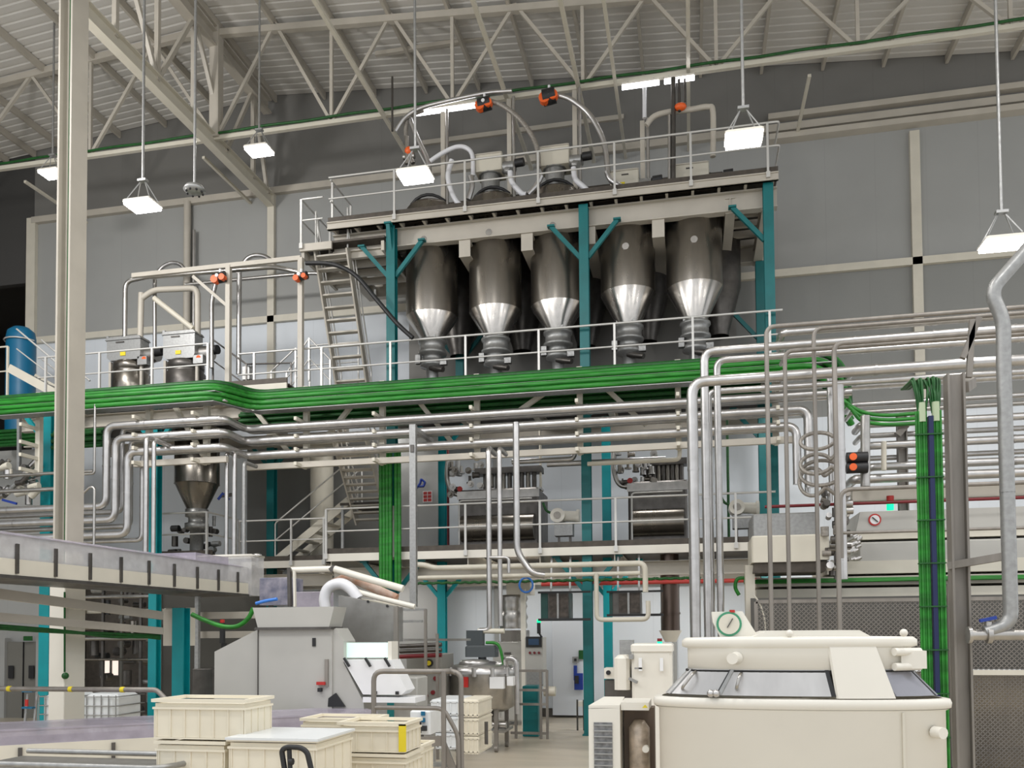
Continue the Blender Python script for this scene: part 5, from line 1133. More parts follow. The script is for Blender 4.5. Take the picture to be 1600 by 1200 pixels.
for px in (902, 912): x_ = P(px, 1100, 18.8).x; MB().tube([(x_, 18.8, 0), (x_, 18.8, a.z+.15)], .02, 0, 6).out('leg', M_dark, t)
# cooling units hung under the pipes
for x0, x1, y0, y1, lb in ((845, 889, 926, 968, 'dark cooling unit hung left of the middle teal column'), (952, 1001, 925, 961, 'dark cooling unit hung right of the middle teal column')):
    t, a, b = flat('cooling_unit', lb, x0, y0, x1, y1, 17.2, .6, M_dark, 'cooling unit'); w_ = b.x-a.x; h = b.z-a.z
    MB().box((a.x, 17.18, a.z), (a.x+w_*(.25 if x0 < 900 else .1), 17.2, b.z)).out('side_panel', mat('dark_green_panel', (.01, .06, .05), .5), t)
    MB().box((a.x+w_*.3, 17.18, a.z+.05), (b.x-.02, 17.2, b.z-.04)).out('fin_face', mat('brown_fins', (.10, .08, .065), .6, noise=.6, scale=12), t)
    MB().bar((a.x+w_*.62, 17.16, a.z), (a.x+w_*.62, 17.16, b.z), .04, .04).out('divider', M_galv, t)
    MB().bar((a.x-.05, 17.15, a.z), (b.x+.45, 17.15, a.z), .05, .05).bar((a.x-.05, 17.15, b.z), (b.x+.45, 17.15, b.z), .04, .04).out('frame_bar', M_black, t)
    for dx in (0.2, .9): MB().bar((a.x+dx*w_, 17.79, b.z), (a.x+dx*w_, 17.95, Z1-.04), .04, .04).out('hanger', M_galv, t)
t, a, b = flat('signal_lamp', 'small signal lamp with green light above the control panel', 839, 973, 844, 990, 18.6, .08, M_black, 'signal lamp', .005); MB().cone((a.x+.04, 18.62, b.z), (a.x+.04, 18.62, b.z+.07), .045).out('green_light', M_gled, t); MB().bar((a.x+.04, 18.66, a.z), (a.x+.04, 19.0, P(835, 996, 18.9).z), .03, .03).out('bracket', M_black, t)
c = P(822, 914, 17.0); MB().tube([c + V((.14*math.cos(k*.45), 0, .15*math.sin(k*.45))) for k in range(15)], .022, 0, 6).out('hose_loop', M_lblue, None, 'coiled light blue hose hanging before the white box', 'hose')
m = MB(); a = P(652, 910, 17.6); 
for k in range(60): m.tube([V((a.x+.1*k, 17.5, a.z-.04+.02*(k % 2))), V((a.x+.1*k+.1, 17.5, a.z-.04+.02*((k+1) % 2)))], .03, 0, 5)
m.out('cable_line', M_greenD, None, 'dark green cable line under the lower walkway', 'cables', kind='stuff')
pipe('red pipe running level under the lower walkway', [P(846, 913, 18.2), V((P(1190, 905, 18.2).x, 18.2, P(846, 913, 18.2).z))], .045, mat('faded_red', (.5, .05, .04), .5), cat='pipe', flanges=False)
# ------------------------------------------------------------------ small white machine right
Yw2 = 10.5; wx = lambda px: P(px, 1050, Yw2).x; wz = lambda py: P(1010, py, Yw2).z
t = thing('white_machine', 'small white machine with a square drum between the teal column and the big white mixer', 'machine', (wx(1015), Yw2, 0))
MB().rbox((wx(987), Yw2, .1), (wx(1050), Yw2+.7, wz(1012)), .03).out('body', M_white, t); MB().rbox((wx(986), Yw2-.02, wz(1018)), (wx(1052), Yw2+.72, wz(1006)), .02).out('lid', M_white, t)
MB().rbox((wx(959), Yw2+.05, wz(1079)), (wx(983), Yw2+.5, wz(1024)), .04).out('drum', M_white, t)
MB().bar((wx(983), Yw2, wz(1026)), (wx(990), Yw2, wz(1026)), .06, .06).out('latch', M_galv, t)
MB().bar((wx(983), Yw2, wz(1060)), (wx(996), Yw2-.05, wz(1066)), .03, .03).out('latch', M_galv, t)
MB().bar((wx(992), Yw2-.05, wz(1044)), (wx(1004), Yw2-.05, wz(1044)), .02, .02).out('latch', M_galv, t)
for px in (1001, 1034): MB().bar((wx(px), Yw2-.04, wz(1028)), (wx(px), Yw2-.04, wz(1048)), .04, .04).out('handle', M_signW, t)
MB().box((wx(940), Yw2+.3, wz(1063)), (wx(960), Yw2+.6, wz(1046))).out('side_box', M_white, t); MB().cone((wx(947), Yw2+.28, wz(1053)), (wx(947), Yw2+.3, wz(1053)), .03).out('knob', M_black, t)
MB().box((wx(940), Yw2+.35, .2), (wx(987), Yw2+.65, wz(1066))).out('base', M_dark, t)
MB().cone((wx(1030), Yw2+.3, wz(1007)), (wx(1030), Yw2+.3, wz(1003)), .03).out('green_light', M_gled, t); MB().cone((wx(1030), Yw2+.3, wz(1003)), (wx(1030), Yw2+.3, wz(998)), .03).out('red_light', M_dred, t)
MB().box((wx(962), Yw2+.6, wz(1040)), (wx(984), Yw2+.9, wz(1001))).out('rear_box', M_galv, t)
# ------------------------------------------------------------------ long machine and mesh cage at the right
Yo = 14.3
ox = lambda px, py=850: P(px, py, Yo).x
zo = lambda py: P(1400, py, Yo).z
t = thing('tunnel_oven', 'long pale machine with round warning sign running to the right edge', 'machine', (ox(1450), Yo, zo(905)))
xe_ = ox(1680)
MB().prism([(ox(1336), Yo, zo(838)), (ox(1345), Yo, zo(798)), (xe_, Yo, zo(798)), (xe_, Yo, zo(838))], (0, 1.6, 0)).out('upper_cover', M_mach, t)
MB().box((ox(1338), Yo-.02, zo(842)), (xe_, Yo+1.6, zo(832))).out('seam_band', M_cream, t)
MB().rbox((ox(1340), Yo-.05, zo(876)), (xe_, Yo+1.6, zo(846)), .03).out('lower_cover', M_mach, t)
MB().box((ox(1290), Yo-.1, zo(896)), (xe_, Yo+1.6, zo(876))).out('belt_frame', M_cream, t)
MB().box((ox(1180), Yo-.12, zo(914)), (xe_, Yo+1.6, zo(900))).out('base_frame', M_beige, t)
MB().box((ox(1180), Yo-.1, zo(936)), (xe_, Yo+1.6, zo(918))).out('lower_frame', M_cream, t)
c = P(1367, 812, Yo-.02); MB().cone(c + V((0, 0, 0)), c + V((0, .02, 0)), .095, n=24).out('sign_ring', M_red, t, label='red sign ring'); MB().cone(c - V((0, .004, 0)), c, .072, n=24).out('sign_face', M_signW, t); MB().bar(c + V((-.04, -.006, .04)), c + V((.045, -.006, -.04)), .04, .01).out('sign_hand', M_black, t)
MB().cone(P(1391, 797, Yo+.2), P(1391, 787, Yo+.2), .055).out('green_light', M_gled, t); MB().cone(P(1391, 787, Yo+.2), P(1391, 783, Yo+.2), .05).out('black_ring', M_black, t); MB().cone(P(1391, 783, Yo+.2), P(1391, 775, Yo+.2), .055).out('red_light', M_red, t)
m = MB()
for k in range(3): m.tube([(ox(1160), Yo-.16-.02*k, zo(904)-.02*k), (xe_, Yo-.16-.02*k, zo(904)-.02*k)], .018, 0, 6)
m.out('cable_bundle', M_green, None, 'thin bright green cables along the front of the long pale machine', 'cables', kind='stuff')
hose('bright green cable drooping at the left end of the long machine', [(1165, 903), (1152, 905), (1149, 918), (1155, 930)], .03, M_green, 14.0, 'cable', 'cable')
Yh2 = 13.5; hx = lambda px: P(px, 840, Yh2).x; hz = lambda py: P(1235, py, Yh2).z
t = thing('extraction_hood', 'beige box hood behind the four thin brown pipes', 'hood', (hx(1235), Yh2, hz(895)))
MB().rbox((hx(1176), Yh2, hz(836)), (hx(1278), Yh2+.9, hz(801)), .02).out('upper_box', M_galv, t)
MB().rbox((hx(1174), Yh2-.04, hz(878)), (hx(1277), Yh2+.9, hz(836)), .02).out('lower_box', M_cream, t)
MB().rbox((hx(1279), Yh2-.05, hz(876)), (hx(1295), Yh2+.3, hz(835)), .02).out('side_box', M_cream, t); MB().cone((hx(1286), Yh2-.07, hz(868)), (hx(1286), Yh2-.05, hz(868)), .03).out('lock', M_black, t)
MB().prism([(hx(1178), Yh2, hz(878)), (hx(1295), Yh2, hz(878)), (hx(1288), Yh2, hz(894)), (hx(1176), Yh2, hz(894))], (0, .9, 0)).out('intake', M_grate, t)
MB().box((hx(1165), Yh2+.2, hz(980)), (hx(1180), Yh2+.5, hz(880))).out('side_leg', M_cream, t)
hose('pale cable drooping from the hood to the big white mixer', [(1178, 930), (1188, 945), (1195, 970), (1196, 995)], .012, M_cream, 13.2, 'cable', 'cable')
# valves and hoses column right of the hood
t = thing('valve_stack', 'dark stack of valves and hoses between the hood and the long machine', 'valves', P(1300, 900, 13.6)); rnd = random.Random(21)
for i in range(46):
    p = P(1284+rnd.random()*38, 765+rnd.random()*135, 13.2+.6*rnd.random()); MB().cone(p, p + rnd.choice((V((.12, 0, 0)), V((0, 0, .14)), V((0, -.1, .03)))), .025+.04*rnd.random(), n=9).out('valve_piece', rnd.choice((M_dark, M_hop, M_steel, M_clad, M_hose)), t)
MB().bar(P(1308, 760, 13.7), P(1308, 905, 13.7), .08, .08).out('upright', M_dark, t)
for i in range(22):
    p = P(1322+rnd.random()*18, 835+rnd.random()*40, 13.9); MB().cone(p, p + V((.06, 0, .03)), .03, n=8).out('fitting', M_clad, t)
# mesh cage
def mesh_panel(label, x0, x1, z0, z1, Y, step=.065, rod=.0045):
    t = thing('mesh_panel', label, 'mesh screen', ((x0+x1)/2, Y, z0))
    m = MB(); W, H = x1-x0, z1-z0
    for s_ in (1, -1):
        k = -H
        while k < W:
            a0_, a1_ = max(0, k), min(W, k+H)
            if a1_ > a0_:
                za_, zb2 = (a0_-k), (a1_-k)
                if s_ < 0: za_, zb2 = H-za_, H-zb2
                m.bar((x0+a0_, Y, z0+za_), (x0+a1_, Y, z0+zb2), rod*2, rod*2, (0, 1, 0))
            k += step
    m.out('wire_mesh', M_post, t, kind='stuff')
    for a_, b_ in (((x0, Y, z0), (x0, Y, z1)), ((x1, Y, z0), (x1, Y, z1)), ((x0, Y, z0), (x1, Y, z0)), ((x0, Y, z1), (x1, Y, z1))): MB().bar(a_, b_, .05, .05).out('frame_bar', M_post, t)
Yz = 12.9; mz = lambda py: P(1350, py, Yz).z; mx = lambda px: P(px, 1000, Yz).x
mesh_panel('long wire mesh screen below the pale machine, behind the brown pipes', mx(1182), mx(1480), .1, mz(938), Yz)
mesh_panel('wire mesh screen right of the brown-grey post', mx(1486), mx(1680), .1, mz(938), Yz)
for nm, zz0, zz1, mt in (('upper', mz(1048), mz(930), mat('cage_back_sheet', (.10, .095, .085), .5)), ('lower', .0, mz(1052), mat('tan_back_sheet', (.34, .28, .19), .35, noise=.5, scale=.7, stretch=(.4, 1, 2), col2=(.12, .11, .10)))):
    MB().box((mx(1178), Yz+.55, zz0), (mx(1690), Yz+.6, zz1)).out('cage_back_panel', mt, None, {'upper': 'dark grey sheet behind the mesh, upper part', 'lower': 'tan and dark sheet behind the mesh, lower part'}[nm], 'panel')
MB().bar(V((mx(1490), Yz-.06, mz(1050))), V((mx(1690), Yz-.06, mz(1050))), .05, .07).out('cage_rail', M_cream, None, 'pale level rail across the mesh at the right edge', 'rail')
for px in (1484,): MB().bar(V((mx(px), Yz-.08, 0)), V((mx(px), Yz-.08, mz(915))), .08, .07).out('cage_post', M_post, None, 'grey upright of the mesh cage beside the cable ladder', 'post')
MB().box((mx(1230), 12.2, 0), (mx(1690), 12.8, .28)).out('cage_plinth', M_black, None, 'black plinth at the foot of the mesh cage', 'plinth')

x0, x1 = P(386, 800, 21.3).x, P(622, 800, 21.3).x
MB().box((x0, 21.3, Z1), (x1, 21.36, Z2-.3)).out('backdrop_sheet', mat('painted_shade_grey', (.17, .17, .16), .6), None, 'added dark grey sheet painting the shaded wall behind the small cream stair', 'partition')  # added sheet, its dark grey paints the shade on the wall here
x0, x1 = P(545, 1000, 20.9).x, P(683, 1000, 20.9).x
MB().box((x0, 20.9, 0), (x1, 20.96, Z1-.4)).out('backdrop_sheet', mat('mid_grey_sheet', (.30, .295, .28), .6), None, 'grey sheet wall behind the pipe stand and brushed steel hopper', 'partition')
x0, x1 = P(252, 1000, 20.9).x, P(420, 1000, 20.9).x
MB().box((x0, 20.9, 0), (x1, 20.96, Z1-.4)).out('backdrop_sheet', mat('dark_brown_sheet', (.12, .115, .10), .6), None, 'dark sheet wall behind the grey dough machine', 'partition')
for py, lb in ((962, 'upper beige rail level behind the sagging green cable'), (992, 'lower beige rail level behind the sagging green cable')):
    a = P(298, py, 13.6); MB().box((a.x, 13.6, a.z-.06), (P(400, py, 13.6).x, 13.7, a.z+.06)).out('guide_rail', M_beige, None, lb, 'rail')
t, a, b = flat('steel_cabinet', 'dark steel cabinet left of the grey dough machine', 300, 1045, 333, 1095, 13.0, .5, M_dark, 'cabinet'); MB().bar(((a.x+b.x)/2, 13.2, 0), ((a.x+b.x)/2, 13.2, a.z), .3, .3).out('plinth', M_black, t)
# ================================================================== BIG WHITE MIXER
YS = .3
Yb = 4.75; cx = P(1246, 1100, Yb).x
rb = (P(1476, 1105, Yb).x - P(1014, 1105, Yb).x)/2*.985
zr = P(1246, 1104, Yb-rb*YS).z; zr2 = zr + .045
rt = (P(1412, 1030, Yb).x - P(1064, 1030, Yb).x)/2
zw = P(1240, 1047, Yb-rt*YS).z; zl = P(1240, 1010, Yb-rt*YS).z; ztop = P(1240, 996, Yb-rt*YS).z
def SQ(mb):                                     # the mixer is only gently curved in front and deep behind
    for v in mb.v:
        d = v.y - Yb; v.y = Yb + (d*YS if d < 0 else d*.9)
    return mb
t = thing('bowl_mixer', 'big round white mixer in front with sloping steel windows and a gauge', 'mixer', (cx, Yb, 0))
SQ(MB().lathe((cx, Yb, 0), [(rb-.1, 0), (rb-.015, .05), (rb-.015, zr-.03), (rb+.005, zr-.02)], 72)).out('drum', M_white, t)
SQ(MB().lathe((cx, Yb, 0), [(rb-.01, zr-.02), (rb+.012, zr-.015), (rb+.016, zr+.01), (rb+.008, zr+.03), (rb-.03, zr+.035)], 72)).out('rim', M_white, t)
M_win = mat('brushed_window_steel', (.62, .61, .60), .28, .3, noise=.35, scale=4, bump=.25, stretch=(1, 1, .3)); M_win2 = mat('smoky_window', (.30, .30, .33), .25, .3)
def sector(a0_, a1_, r0, z0, r1, z1, th, n=14):
    m = MB(); vs = []
    for i in range(n+1):
        a = a0_ + (a1_-a0_)*i/n; c_, s_ = math.cos(a), math.sin(a)
        vs += [(cx+r0*c_, Yb+r0*s_, z0), (cx+r1*c_, Yb+r1*s_, z1), (cx+(r1-th)*c_, Yb+(r1-th)*s_, z1), (cx+(r0-th)*c_, Yb+(r0-th)*s_, z0)]
    fs = []
    for i in range(n):
        b = i*4
        for k in range(4): fs.append((b+k, b+(k+1) % 4, b+4+(k+1) % 4, b+4+k))
    m.add(vs, fs + [(0, 1, 2, 3), (n*4+3, n*4+2, n*4+1, n*4)]); return m
D = math.radians
def rz_(f): return rt + (rb-.05-rt)*(1-f), zr + .05 + (zw-zr-.05)*f
ra, za_ = rz_(0); rb2, zb2 = rz_(1)
SQ(MB().lathe((cx, Yb, 0), [(ra-.06, za_), (rb2-.06, zb2)], 72)).out('inner_cone', M_dark, t)
for a0_, a1_, lb in ((176, 196, 'left steel window'), (198, 233, 'steel window with latch'), (235, 283, 'wide front steel window'), (312, 345, 'right smoky window'), (347, 365, 'far right window')):
    SQ(sector(D(a0_), D(a1_), ra, za_, rb2, zb2, .02)).out('window', M_win2 if a0_ > 300 else M_win, t, label=lb); SQ(sector(D(a1_)-.02, D(a1_)+.012, ra+.004, za_, rb2+.004, zb2, .02, 2)).out('window_seal', M_black, t)
SQ(sector(D(284), D(309), ra+.03, za_-.01, rt+.02, zl, .04)).out('front_panel', M_white, t, label='white sloping cover strip')
SQ(sector(D(196), D(198), ra+.01, za_, rb2+.01, zb2, .03, 2)).out('window_bar', M_galv, t)
SQ(sector(D(233), D(235), ra+.01, za_, rb2+.01, zb2, .03, 2)).out('window_bar', M_galv, t)
SQ(MB().lathe((cx, Yb, 0), [(rt-.02, zw-.01), (rt+.0, zw-.005), (rt+.0, zl)], 72)).out('upper_band', M_white, t)
SQ(MB().lathe((cx, Yb, 0), [(rt-.01, zw-.03), (rt+.012, zw-.028), (rt+.012, zw-.002)], 72)).out('gasket', M_black, t)
SQ(MB().lathe((cx, Yb, 0), [(rt, zl-.01), (rt+.03, zl), (rt+.03, ztop-.015), (rt+.01, ztop), (0, ztop+.01)], 72)).out('lid', M_white, t)
# hatch on lid
hz_ = ztop + .02
MB().prism([(cx-.24, Yb-.1, ztop), (cx+.36, Yb-.1, ztop), (cx+.3, Yb-.1, ztop+.035), (cx-.15, Yb-.1, ztop+.035)], (0, .6, 0)).out('hatch', M_white, t)
for dx in (-.05, .5): MB().sphere((cx+dx, Yb-.15, ztop+.02), .02, 8).out('bolt', M_white, t)
# handles
def wp(a, f, off=.03):
    r_, z_ = rz_(f); return V((cx+(r_+off*.3)*math.cos(D(a)), Yb+r_*YS*math.sin(D(a))-off, z_))
MB().tube([wp(240, .85, 0), wp(240, .8, .06), wp(241, .35, .06), wp(241, .25, 0)], .009, .02, 8).out('handle', M_steel, t)
MB().tube([wp(205, .9, 0), wp(206, .8, .05), wp(207, .3, .05), wp(206, .2, 0)], .008, .02, 8).out('handle', M_steel, t)
for f, a in ((.08, 232), (.08, 229)): MB().sphere(wp(a, f), .02, 8).out('latch', M_clad, t)
a = D(243); p = V((cx+rt*math.cos(D(236)), Yb+rt*YS*math.sin(D(236)), (zw+zl)/2)); nn = V((-.3, -.95, 0))
MB().cone(p, p + nn*.05, .035, .02).cone(p + nn*.05, p + nn*.08, .03).out('knob', M_white, t)
a = D(333); p = V((cx+rt*math.cos(a), Yb+rt*YS*math.sin(a), (zw+zl)/2-.0))
for dz in (-.045, .03): MB().cone(p + V((-.05, -.06, dz)), p + V((.09, .02, dz)), .02).out('hinge', M_white, t)
MB().bc(p + V((0.05, 0, -.01)), (.12, .06, .09)).out('hinge_block', M_white, t)
a = D(311); p = V((cx+rb*math.cos(a), Yb+rb*YS*math.sin(a), 0))
MB().bar(p + V((0, 0, .05)), p + V((0, 0, zr-.03)), .012, .012).out('body_seam', M_cream, t)
for z_ in (.3, .7, 1.1, 1.45): MB().sphere(p + V((.003, -.004, z_)), .012, 8).out('rivet', M_cream, t)
a = D(330); p = V((cx+(rb)*math.cos(a), Yb+(rb)*YS*math.sin(a), zr-.13)); MB().cone(p, p + V((.03, -.05, 0)), .03).out('stud', M_white, t)
# gauge plate
Yg3 = Yb+.1; q = lambda px, py: P(px, py, Yg3)
MB().prism([q(1112, 956), q(1160, 955), q(1188, 1000), q(1128, 1000), q(1114, 972)], (0, .12, 0)).out('gauge_plate', M_white, t)
c = q(1139, 975) - V((0, .01, 0)); m = MB().lathe(c, [(0, 0), (.075, 0)], 28, 'Y'); MB().cone(c + V((0, .0, 0)), c + V((0, .02, 0)), .068, n=28).out('gauge_ring', mat('green_ring', (.05, .28, .15), .4), t)
MB().cone(c - V((0, .006, 0)), c, .056, n=28).out('gauge_face', M_cream, t); MB().bar(c + V((-.01, -.01, -.02)), c + V((.02, -.01, .03)), .012, .004).out('needle', M_black, t)
MB().cone(q(1144, 957), q(1144, 953), .015).out('signal_button', M_red, t)
# side housing at the left
Yq2 = 4.9; sx = lambda px: P(px, 1150, Yq2).x; sz = lambda py: P(960, py, Yq2).z
t = thing('motor_housing', 'white motor housing with a louvred grille left of the big mixer', 'machine housing', (sx(950), Yq2, 0))
MB().prism([(sx(918), Yq2, 0), (sx(969), Yq2, 0), (sx(969), Yq2, sz(1106)), (sx(920), Yq2, sz(1108))], (0, .35, 0)).out('body', M_white, t)
MB().prism([(sx(920), Yq2, sz(1107)), (sx(969), Yq2, sz(1106)), (sx(969), Yq2+.35, sz(1100)), (sx(935), Yq2+.35, sz(1100))], (0, 0, .015)).out('top_plate', M_white, t)
m = MB().box((sx(928), Yq2-.004, .3), (sx(957), Yq2-.001, sz(1129))); m.out('grille', mat('grille_grey', (.28, .28, .28), .5, noise=.6, scale=30), t)
for k in range(8): MB().box((sx(928), Yq2-.012, sz(1133+k*9)-.004), (sx(957), Yq2-.003, sz(1133+k*9)+.004)).out('louvre', M_galv, t)
MB().box((sx(970), Yq2+.02, sz(1110)), (sx(1014), Yq2+.35, sz(1098))).out('bridge', M_white, t)
MB().box((sx(971), Yq2+.2, .3), (sx(1020), Yq2+.35, sz(1110))).out('recess', mat('recess_brown', (.16, .12, .09), .6), t)
MB().lathe((sx(997), Yq2+.12, 0), [(.0, .6), (.055, .6), (.06, sz(1160)), (.06, sz(1140)), (.045, sz(1134)), (.03, sz(1128)), (0, sz(1127))], 16).out('motor', mat('peeling_motor_paint', (.6, .5, .4), .4, .4, noise=.5, scale=20), t)
MB().cone((sx(1008), Yq2+.03, sz(1171)), (sx(1008), Yq2+.08, sz(1171)), .02).out('bolt', M_white, t)
MB().prism([P(1003, 1106, 4.88), P(1012, 1106, 4.88), P(1008, 1101, 4.88)], (0, .01, 0)).out('warning_sticker', M_yellow, t, label='yellow warning triangle')
# ================================================================== IVORY CRATES
def crate(name, label, x0, x1, ytop, ybot, Y, dep, mt=M_crate, rot=0, open_=False, group=None):
    a, b = P(x0, ytop, Y), P(x1, ytop, Y); z1 = a.z; z0 = P((x0+x1)/2, ybot, Y).z if ybot is not None else 0
    xm, hw = (a.x+b.x)/2, (b.x-a.x)/2; h = z1-z0
    t = thing(name, label, 'crate', (xm, Y+dep/2, z0), group)
    ins = .02; m = MB()
    wl = .012
    def ring(m, o, w2, za2, zb2):                      # four walls butted, not overlapping
        m.box((xm-hw+o, Y+o, za2), (xm+hw-o, Y+o+w2, zb2)).box((xm-hw+o, Y+dep-o-w2, za2), (xm+hw-o, Y+dep-o, zb2))
        m.box((xm-hw+o, Y+o+w2, za2), (xm-hw+o+w2, Y+dep-o-w2, zb2)).box((xm+hw-o-w2, Y+o+w2, za2), (xm+hw-o, Y+dep-o-w2, zb2))
        return m
    ring(m, ins, wl, z0+.012, z1-.03).box((xm-hw+ins+wl, Y+ins+wl, z1-.05), (xm+hw-ins-wl, Y+dep-ins-wl, z1-.035)); shell = m
    ring(ring(MB(), 0, .032, z1-.022, z1), .006, .014, z1-.07, z1-.055).out('rim', mt, t)
    m = shell; n = max(3, int(hw*2/.11))
    for i in range(n+1):
        x_ = xm-hw+ins+.01 + (2*hw-2*ins-.02)*i/n; m.box((x_-.004, Y+.012, z0+.012), (x_+.004, Y+ins, z1-.071))
    for i in range(5):
        y_ = Y+ins+(dep-2*ins)*i/4
        for s_ in (-1, 1): m.box((xm+s_*(hw-ins), y_-.004, z0+.012), (xm+s_*(hw-.012), y_+.004, z1-.071))
    m.out('shell', mt, t)
    MB().box((xm-hw+.014, Y+.012, z0+.001), (xm+hw-.014, Y+dep-.012, z0+.011)).out('base', mt, t)
    return t, xm, hw, z0, z1
Yx = 5.2
crate('stacking_crate', 'tall ivory crate on top of the left stack, highest of the crates', 236, 384, 1092, 1156, Yx, .4)
crate('stacking_crate', 'ivory crate below the highest crate, at the left of the front stack', 240, 352, 1157, 1262, Yx, .4)
t, xm, hw, z0, z1 = crate('stacking_crate', 'ivory crate with grey rim beside the black pallet truck handle', 353, 496, 1153, 1262, Yx-.15, .6)
MB().box((xm-hw-.005, Yx-.155, z1-.012), (xm+hw+.005, Yx+.455, z1+.004)).out('lid', M_tank, t, label='greyish lid')
Yx2 = 5.9
crate('stacking_crate', 'ivory crate partly hidden behind the yellow marked crate', 468, 580, 1122, 1168, Yx2+.4, .4)
t, xm, hw, z0, z1 = crate('stacking_crate', 'ivory crate with yellow edge, upper of the right stack', 526, 634, 1128, 1176, Yx2, .4)
MB().box((xm+hw-.055, Yx2+.0, z0+.01), (xm+hw+.001, Yx2+.006, z1-.01)).out('label', M_yellow, t, label='yellow strip')
crate('stacking_crate', 'ivory crate under the yellow edged crate', 526, 636, 1177, 1252, Yx2, .4)
crate('stacking_crate', 'ivory crate right of the yellow edged crate, half hidden', 596, 656, 1165, 1250, Yx2+.5, .4)
crate('stacking_crate', 'ivory crate at the base of the left front stack', 240, 352, 1263, 1345, Yx, .4)
for lb, x0, x1, Y in (('supporting ivory crate under the grey rimmed crate', 353, 496, Yx-.15), ):
    crate('stacking_crate', lb, x0, x1, 1263, 1345, Y, .6)
# pallet truck handle
Yt2 = 4.6; q = lambda px, py: P(px, py, Yt2)
t = thing('pallet_truck', 'black loop handle of a pallet truck before the grey rimmed crate', 'pallet truck', V((q(465, 1190).x, Yt2, 0)))
MB().tube([q(450, 1235), q(440, 1172), q(449, 1167), q(470, 1168), q(480, 1175), q(494, 1235)], .016, .03, 10).out('handle', M_black, t)
MB().tube([q(452, 1172), q(455, 1235)], .014, 0, 10).tube([q(452, 1190), q(458, 1190)], .02, 0, 8).out('lever', M_black, t)
p = q(470, 1235); MB().bar(p, V((p.x, Yt2+.1, .3)), .05, .05).out('shaft', M_black, t); MB().rbox((p.x-.3, Yt2-.1, .0), (p.x+.3, Yt2+.3, .3), .04).out('base', M_red, t)
MB().bar(q(448, 1232), q(496, 1232), .03, .03).out('crossbar', M_black, t)
# grey cart edge at the bottom left corner
Yc2 = 5.0; a = P(-60, 1192, Yc2); b = P(256, 1192, Yc2)
t = thing('steel_trolley', 'grey steel trolley rim at the bottom left corner', 'trolley', ((a.x+b.x)/2, Yc2, 0))
MB().tube([V((a.x, Yc2, a.z)), V((b.x-.05, Yc2, a.z)), V((b.x+.02, Yc2+.25, a.z)), V((b.x-.2, Yc2+.6, a.z)), V((a.x, Yc2+.6, a.z))], .02, .1, 8).out('rim', M_galv, t)
MB().box((a.x, Yc2+.03, a.z-.35), (b.x-.06, Yc2+.55, a.z-.03)).out('tub', M_steel, t)
for x_ in (a.x+.1, b.x-.15): MB().bar((x_, Yc2+.1, 0), (x_, Yc2+.1, a.z-.3), .04, .04).out('leg', M_galv, t)
# ================================================================== STEEL STEP WITH GUARD RAIL
Ya = 8.0; q = lambda px, py, dy=0: P(px, py, Ya+dy)
t = thing('access_step', 'brown steel access step with a bent tube guard rail by the low conveyor', 'access step', (q(640, 1190).x, Ya, 0))
x0, x1, x2 = q(584, 1080).x, q(693, 1080).x, q(712, 1080).x; zt_, zm_ = q(640, 1049).z, q(640, 1106).z
MB().tube([(x0, Ya, zm_-.35), (x0, Ya, zt_), (x1, Ya, zt_), (x1+.03, Ya+.15, zt_), (x1+.15, Ya+.1, zt_-.03), (x1+.15, Ya+.1, .1)], .026, .1, 10).out('guard_rail', M_post, t)
MB().tube([(x0, Ya, zm_), (x1-.0, Ya, zm_), (x1+.13, Ya+.05, zm_-.26), (x1+.14, Ya+.05, .1)], .022, .08, 8).out('middle_rail', M_post, t)
MB().tube([(x1, Ya, zt_), (x1, Ya, .3)], .026, 0, 8).out('post', M_post, t)
MB().prism([q(630, 1153), q(692, 1150), q(712, 1200), q(700, 1200), q(690, 1166), q(640, 1168), q(632, 1168)], (0, .03, 0)).out('stringer', M_post, t)
m = MB()
MB().box((q(640, 0).x, Ya+.05, .58), (q(700, 0).x, Ya+.35, .61)).out('tread', M_grate, t); MB().box((q(640, 0).x, Ya+.0, .86), (q(692, 0).x, Ya+.3, .89)).out('tread', M_steel, t)
for px in (640, 700): x_ = q(px, 1150).x; MB().bar((x_, Ya+.35, 0), (x_, Ya+.35, .85), .05, .05).out('leg', M_post, t)
# white boxes on pallets behind
def pcrate(label, x0, x1, y0, y1, Y, dep, mt, n=3):
    a, b = P(x0, y0, Y), P(x1, y0, Y); xm, hw = (a.x+b.x)/2, (b.x-a.x)/2; zt_, zb_ = a.z, max(P(x0, y1, Y).z, .15)
    for k in range(n):
        z0 = zb_ + (zt_-zb_)*k/n; z1 = zb_ + (zt_-zb_)*(k+1)/n - .01
        t = thing('stacking_crate', label % ('bottom', 'middle', 'top')[k if n == 3 else k*2], 'crate', (xm, Y+dep/2, z0))
        m = MB().rbox((xm-hw+.01, Y+.01, z0), (xm+hw-.01, Y+dep-.01, z1), .01).box((xm-hw, Y, z1-.04), (xm+hw, Y+dep, z1-.02)).box((xm-hw, Y, z0+.02), (xm+hw, Y+dep, z0+.035))
        for i in range(5): x_ = xm-hw+.02+(2*hw-.04)*i/4; m.box((x_-.008, Y, z0), (x_+.008, Y+.012, z1-.03))
        m.out('shell', mt, t)
    return xm, hw
pcrate('ivory crate, %s of the stack just right of the access step', 716, 748, 1092, 1178, 11.0, .8, M_crate)
pcrate('bluish white film wrapped crate, %s of the stack behind the access step', 672, 716, 1092, 1170, 10.9, .8, M_tank)
xm = P(728, 0+1170, 10.9).x
MB().box((P(680, 1170, 10.9).x, 10.85, .0), (P(752, 1170, 10.9).x, 11.85, .14)).out('pallet', M_black, None, 'black pallet under the wrapped crates', 'pallet')
a, b = P(655, 1192, 8.9), P(746, 1192, 8.9)
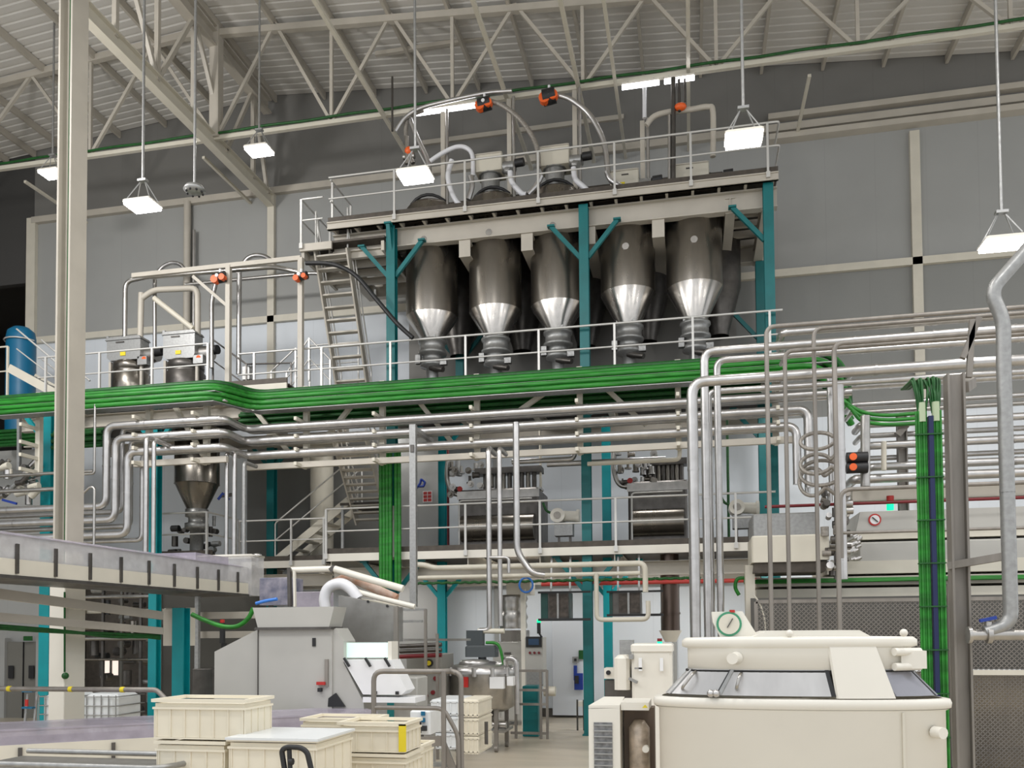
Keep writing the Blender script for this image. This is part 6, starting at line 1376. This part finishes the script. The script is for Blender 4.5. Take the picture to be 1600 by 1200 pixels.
t = thing('pallet', 'red-brown plastic pallet beside the access step', 'pallet', ((a.x+b.x)/2, 8.9, 0))
M_pal = mat('red_brown_plastic', (.25, .06, .035), .5)
MB().box((a.x, 8.9, .12), (b.x, 9.7, .16)).out('deck', M_pal, t)
for f in (0, .5, 1): x_ = a.x + (b.x-a.x-.12)*f; MB().box((x_, 8.9, 0), (x_+.12, 9.7, .12)).out('block', M_pal, t)
t, a, b = box('packing_unit', 'small white machine unit with black motor at the end of the low conveyor', 640, 1110, 672, 1148, 9.9, .5, M_tank, .02, 'machine')
MB().cone(P(651, 1145, 9.8), P(651, 1128, 9.8), .06).bc(P(659, 1138, 9.8), (.12, .05, .06)).out('motor', M_black, t)
for py in (1115, 1125): MB().bc(P(661, py, 9.88), (.05, .02, .05)).out('switch', M_blueT, t)
MB().bar((a.x+.2, 10.1, 0), (a.x+.2, 10.1, a.z), .1, .1).out('stand', M_galv, t)
# ================================================================== SUB-PARTS: fittings belong to the part that carries them
OWN = {'hanging_lamp': {'lens': 'housing', 'bracket': 'pole'}, 'steel_tank': {'clamp': 'lid', 'manhole': 'lid', 'label': 'vessel'},
       'dough_divider': {'handle': 'body', 'switch': 'body', 'seam': 'body', 'hinge': 'hood', 'stud': 'hood', 'opening': 'chute'},
       'powder_receiver': {'label': 'body', 'name_plate': 'body', 'motor': 'blower_housing'}, 'filter_box': {'label': 'body', 'slot_handle': 'body', 'lid_seam': 'body', 'motor': 'blower'},
       'bowl_mixer': {'knob': 'upper_band', 'hinge': 'upper_band', 'rivet': 'drum', 'stud': 'drum', 'hatch': 'lid', 'bolt': 'lid', 'gauge_face': 'gauge_plate', 'gauge_ring': 'gauge_plate', 'needle': 'gauge_plate', 'signal_button': 'gauge_plate'},
       'double_door': {'window': 'body', 'gap': 'body'}, 'sliding_door': {'handle': 'body', 'plate': 'body', 'lock': 'body'}, 'steel_hopper': {'inspection_port': 'cylinder', 'clamps': 'cone', 'motor': 'outlet_valve'},
       'pump': {'hub': 'motor', 'cable': 'motor'}, 'tunnel_oven': {'sign_ring': 'upper_cover', 'sign_face': 'upper_cover', 'sign_hand': 'upper_cover'}, 'operator_console': {'screen_frame': 'body', 'screen': 'body', 'button': 'body'},
       'white_machine': {'latch': 'body', 'handle': 'body', 'knob': 'side_box'}, 'covered_conveyor': {'clip_post': 'side_beam'}, 'actuator_valve': {'indicator': 'body', 'cap': 'body'}, 'motor_housing': {'louvre': 'body', 'grille': 'body'},
       'dough_mixer': {'stop_button': 'body', 'feed_tube': 'top_frame'}, 'guard_rail': {'band': 'rail'}, 'bright_window': {'pane': 'frame'}}
for o in [o for o in C.objects if o.parent is None]:
    rule = OWN.get(o.name.split('.')[0])
    if not rule: continue
    kids = list(o.children); first = {}
    for k in kids: first.setdefault(k.name.split('.')[0], k)
    for k in kids:
        tgt = first.get(rule.get(k.name.split('.')[0]))
        if tgt is not None and tgt is not k: k.parent = tgt
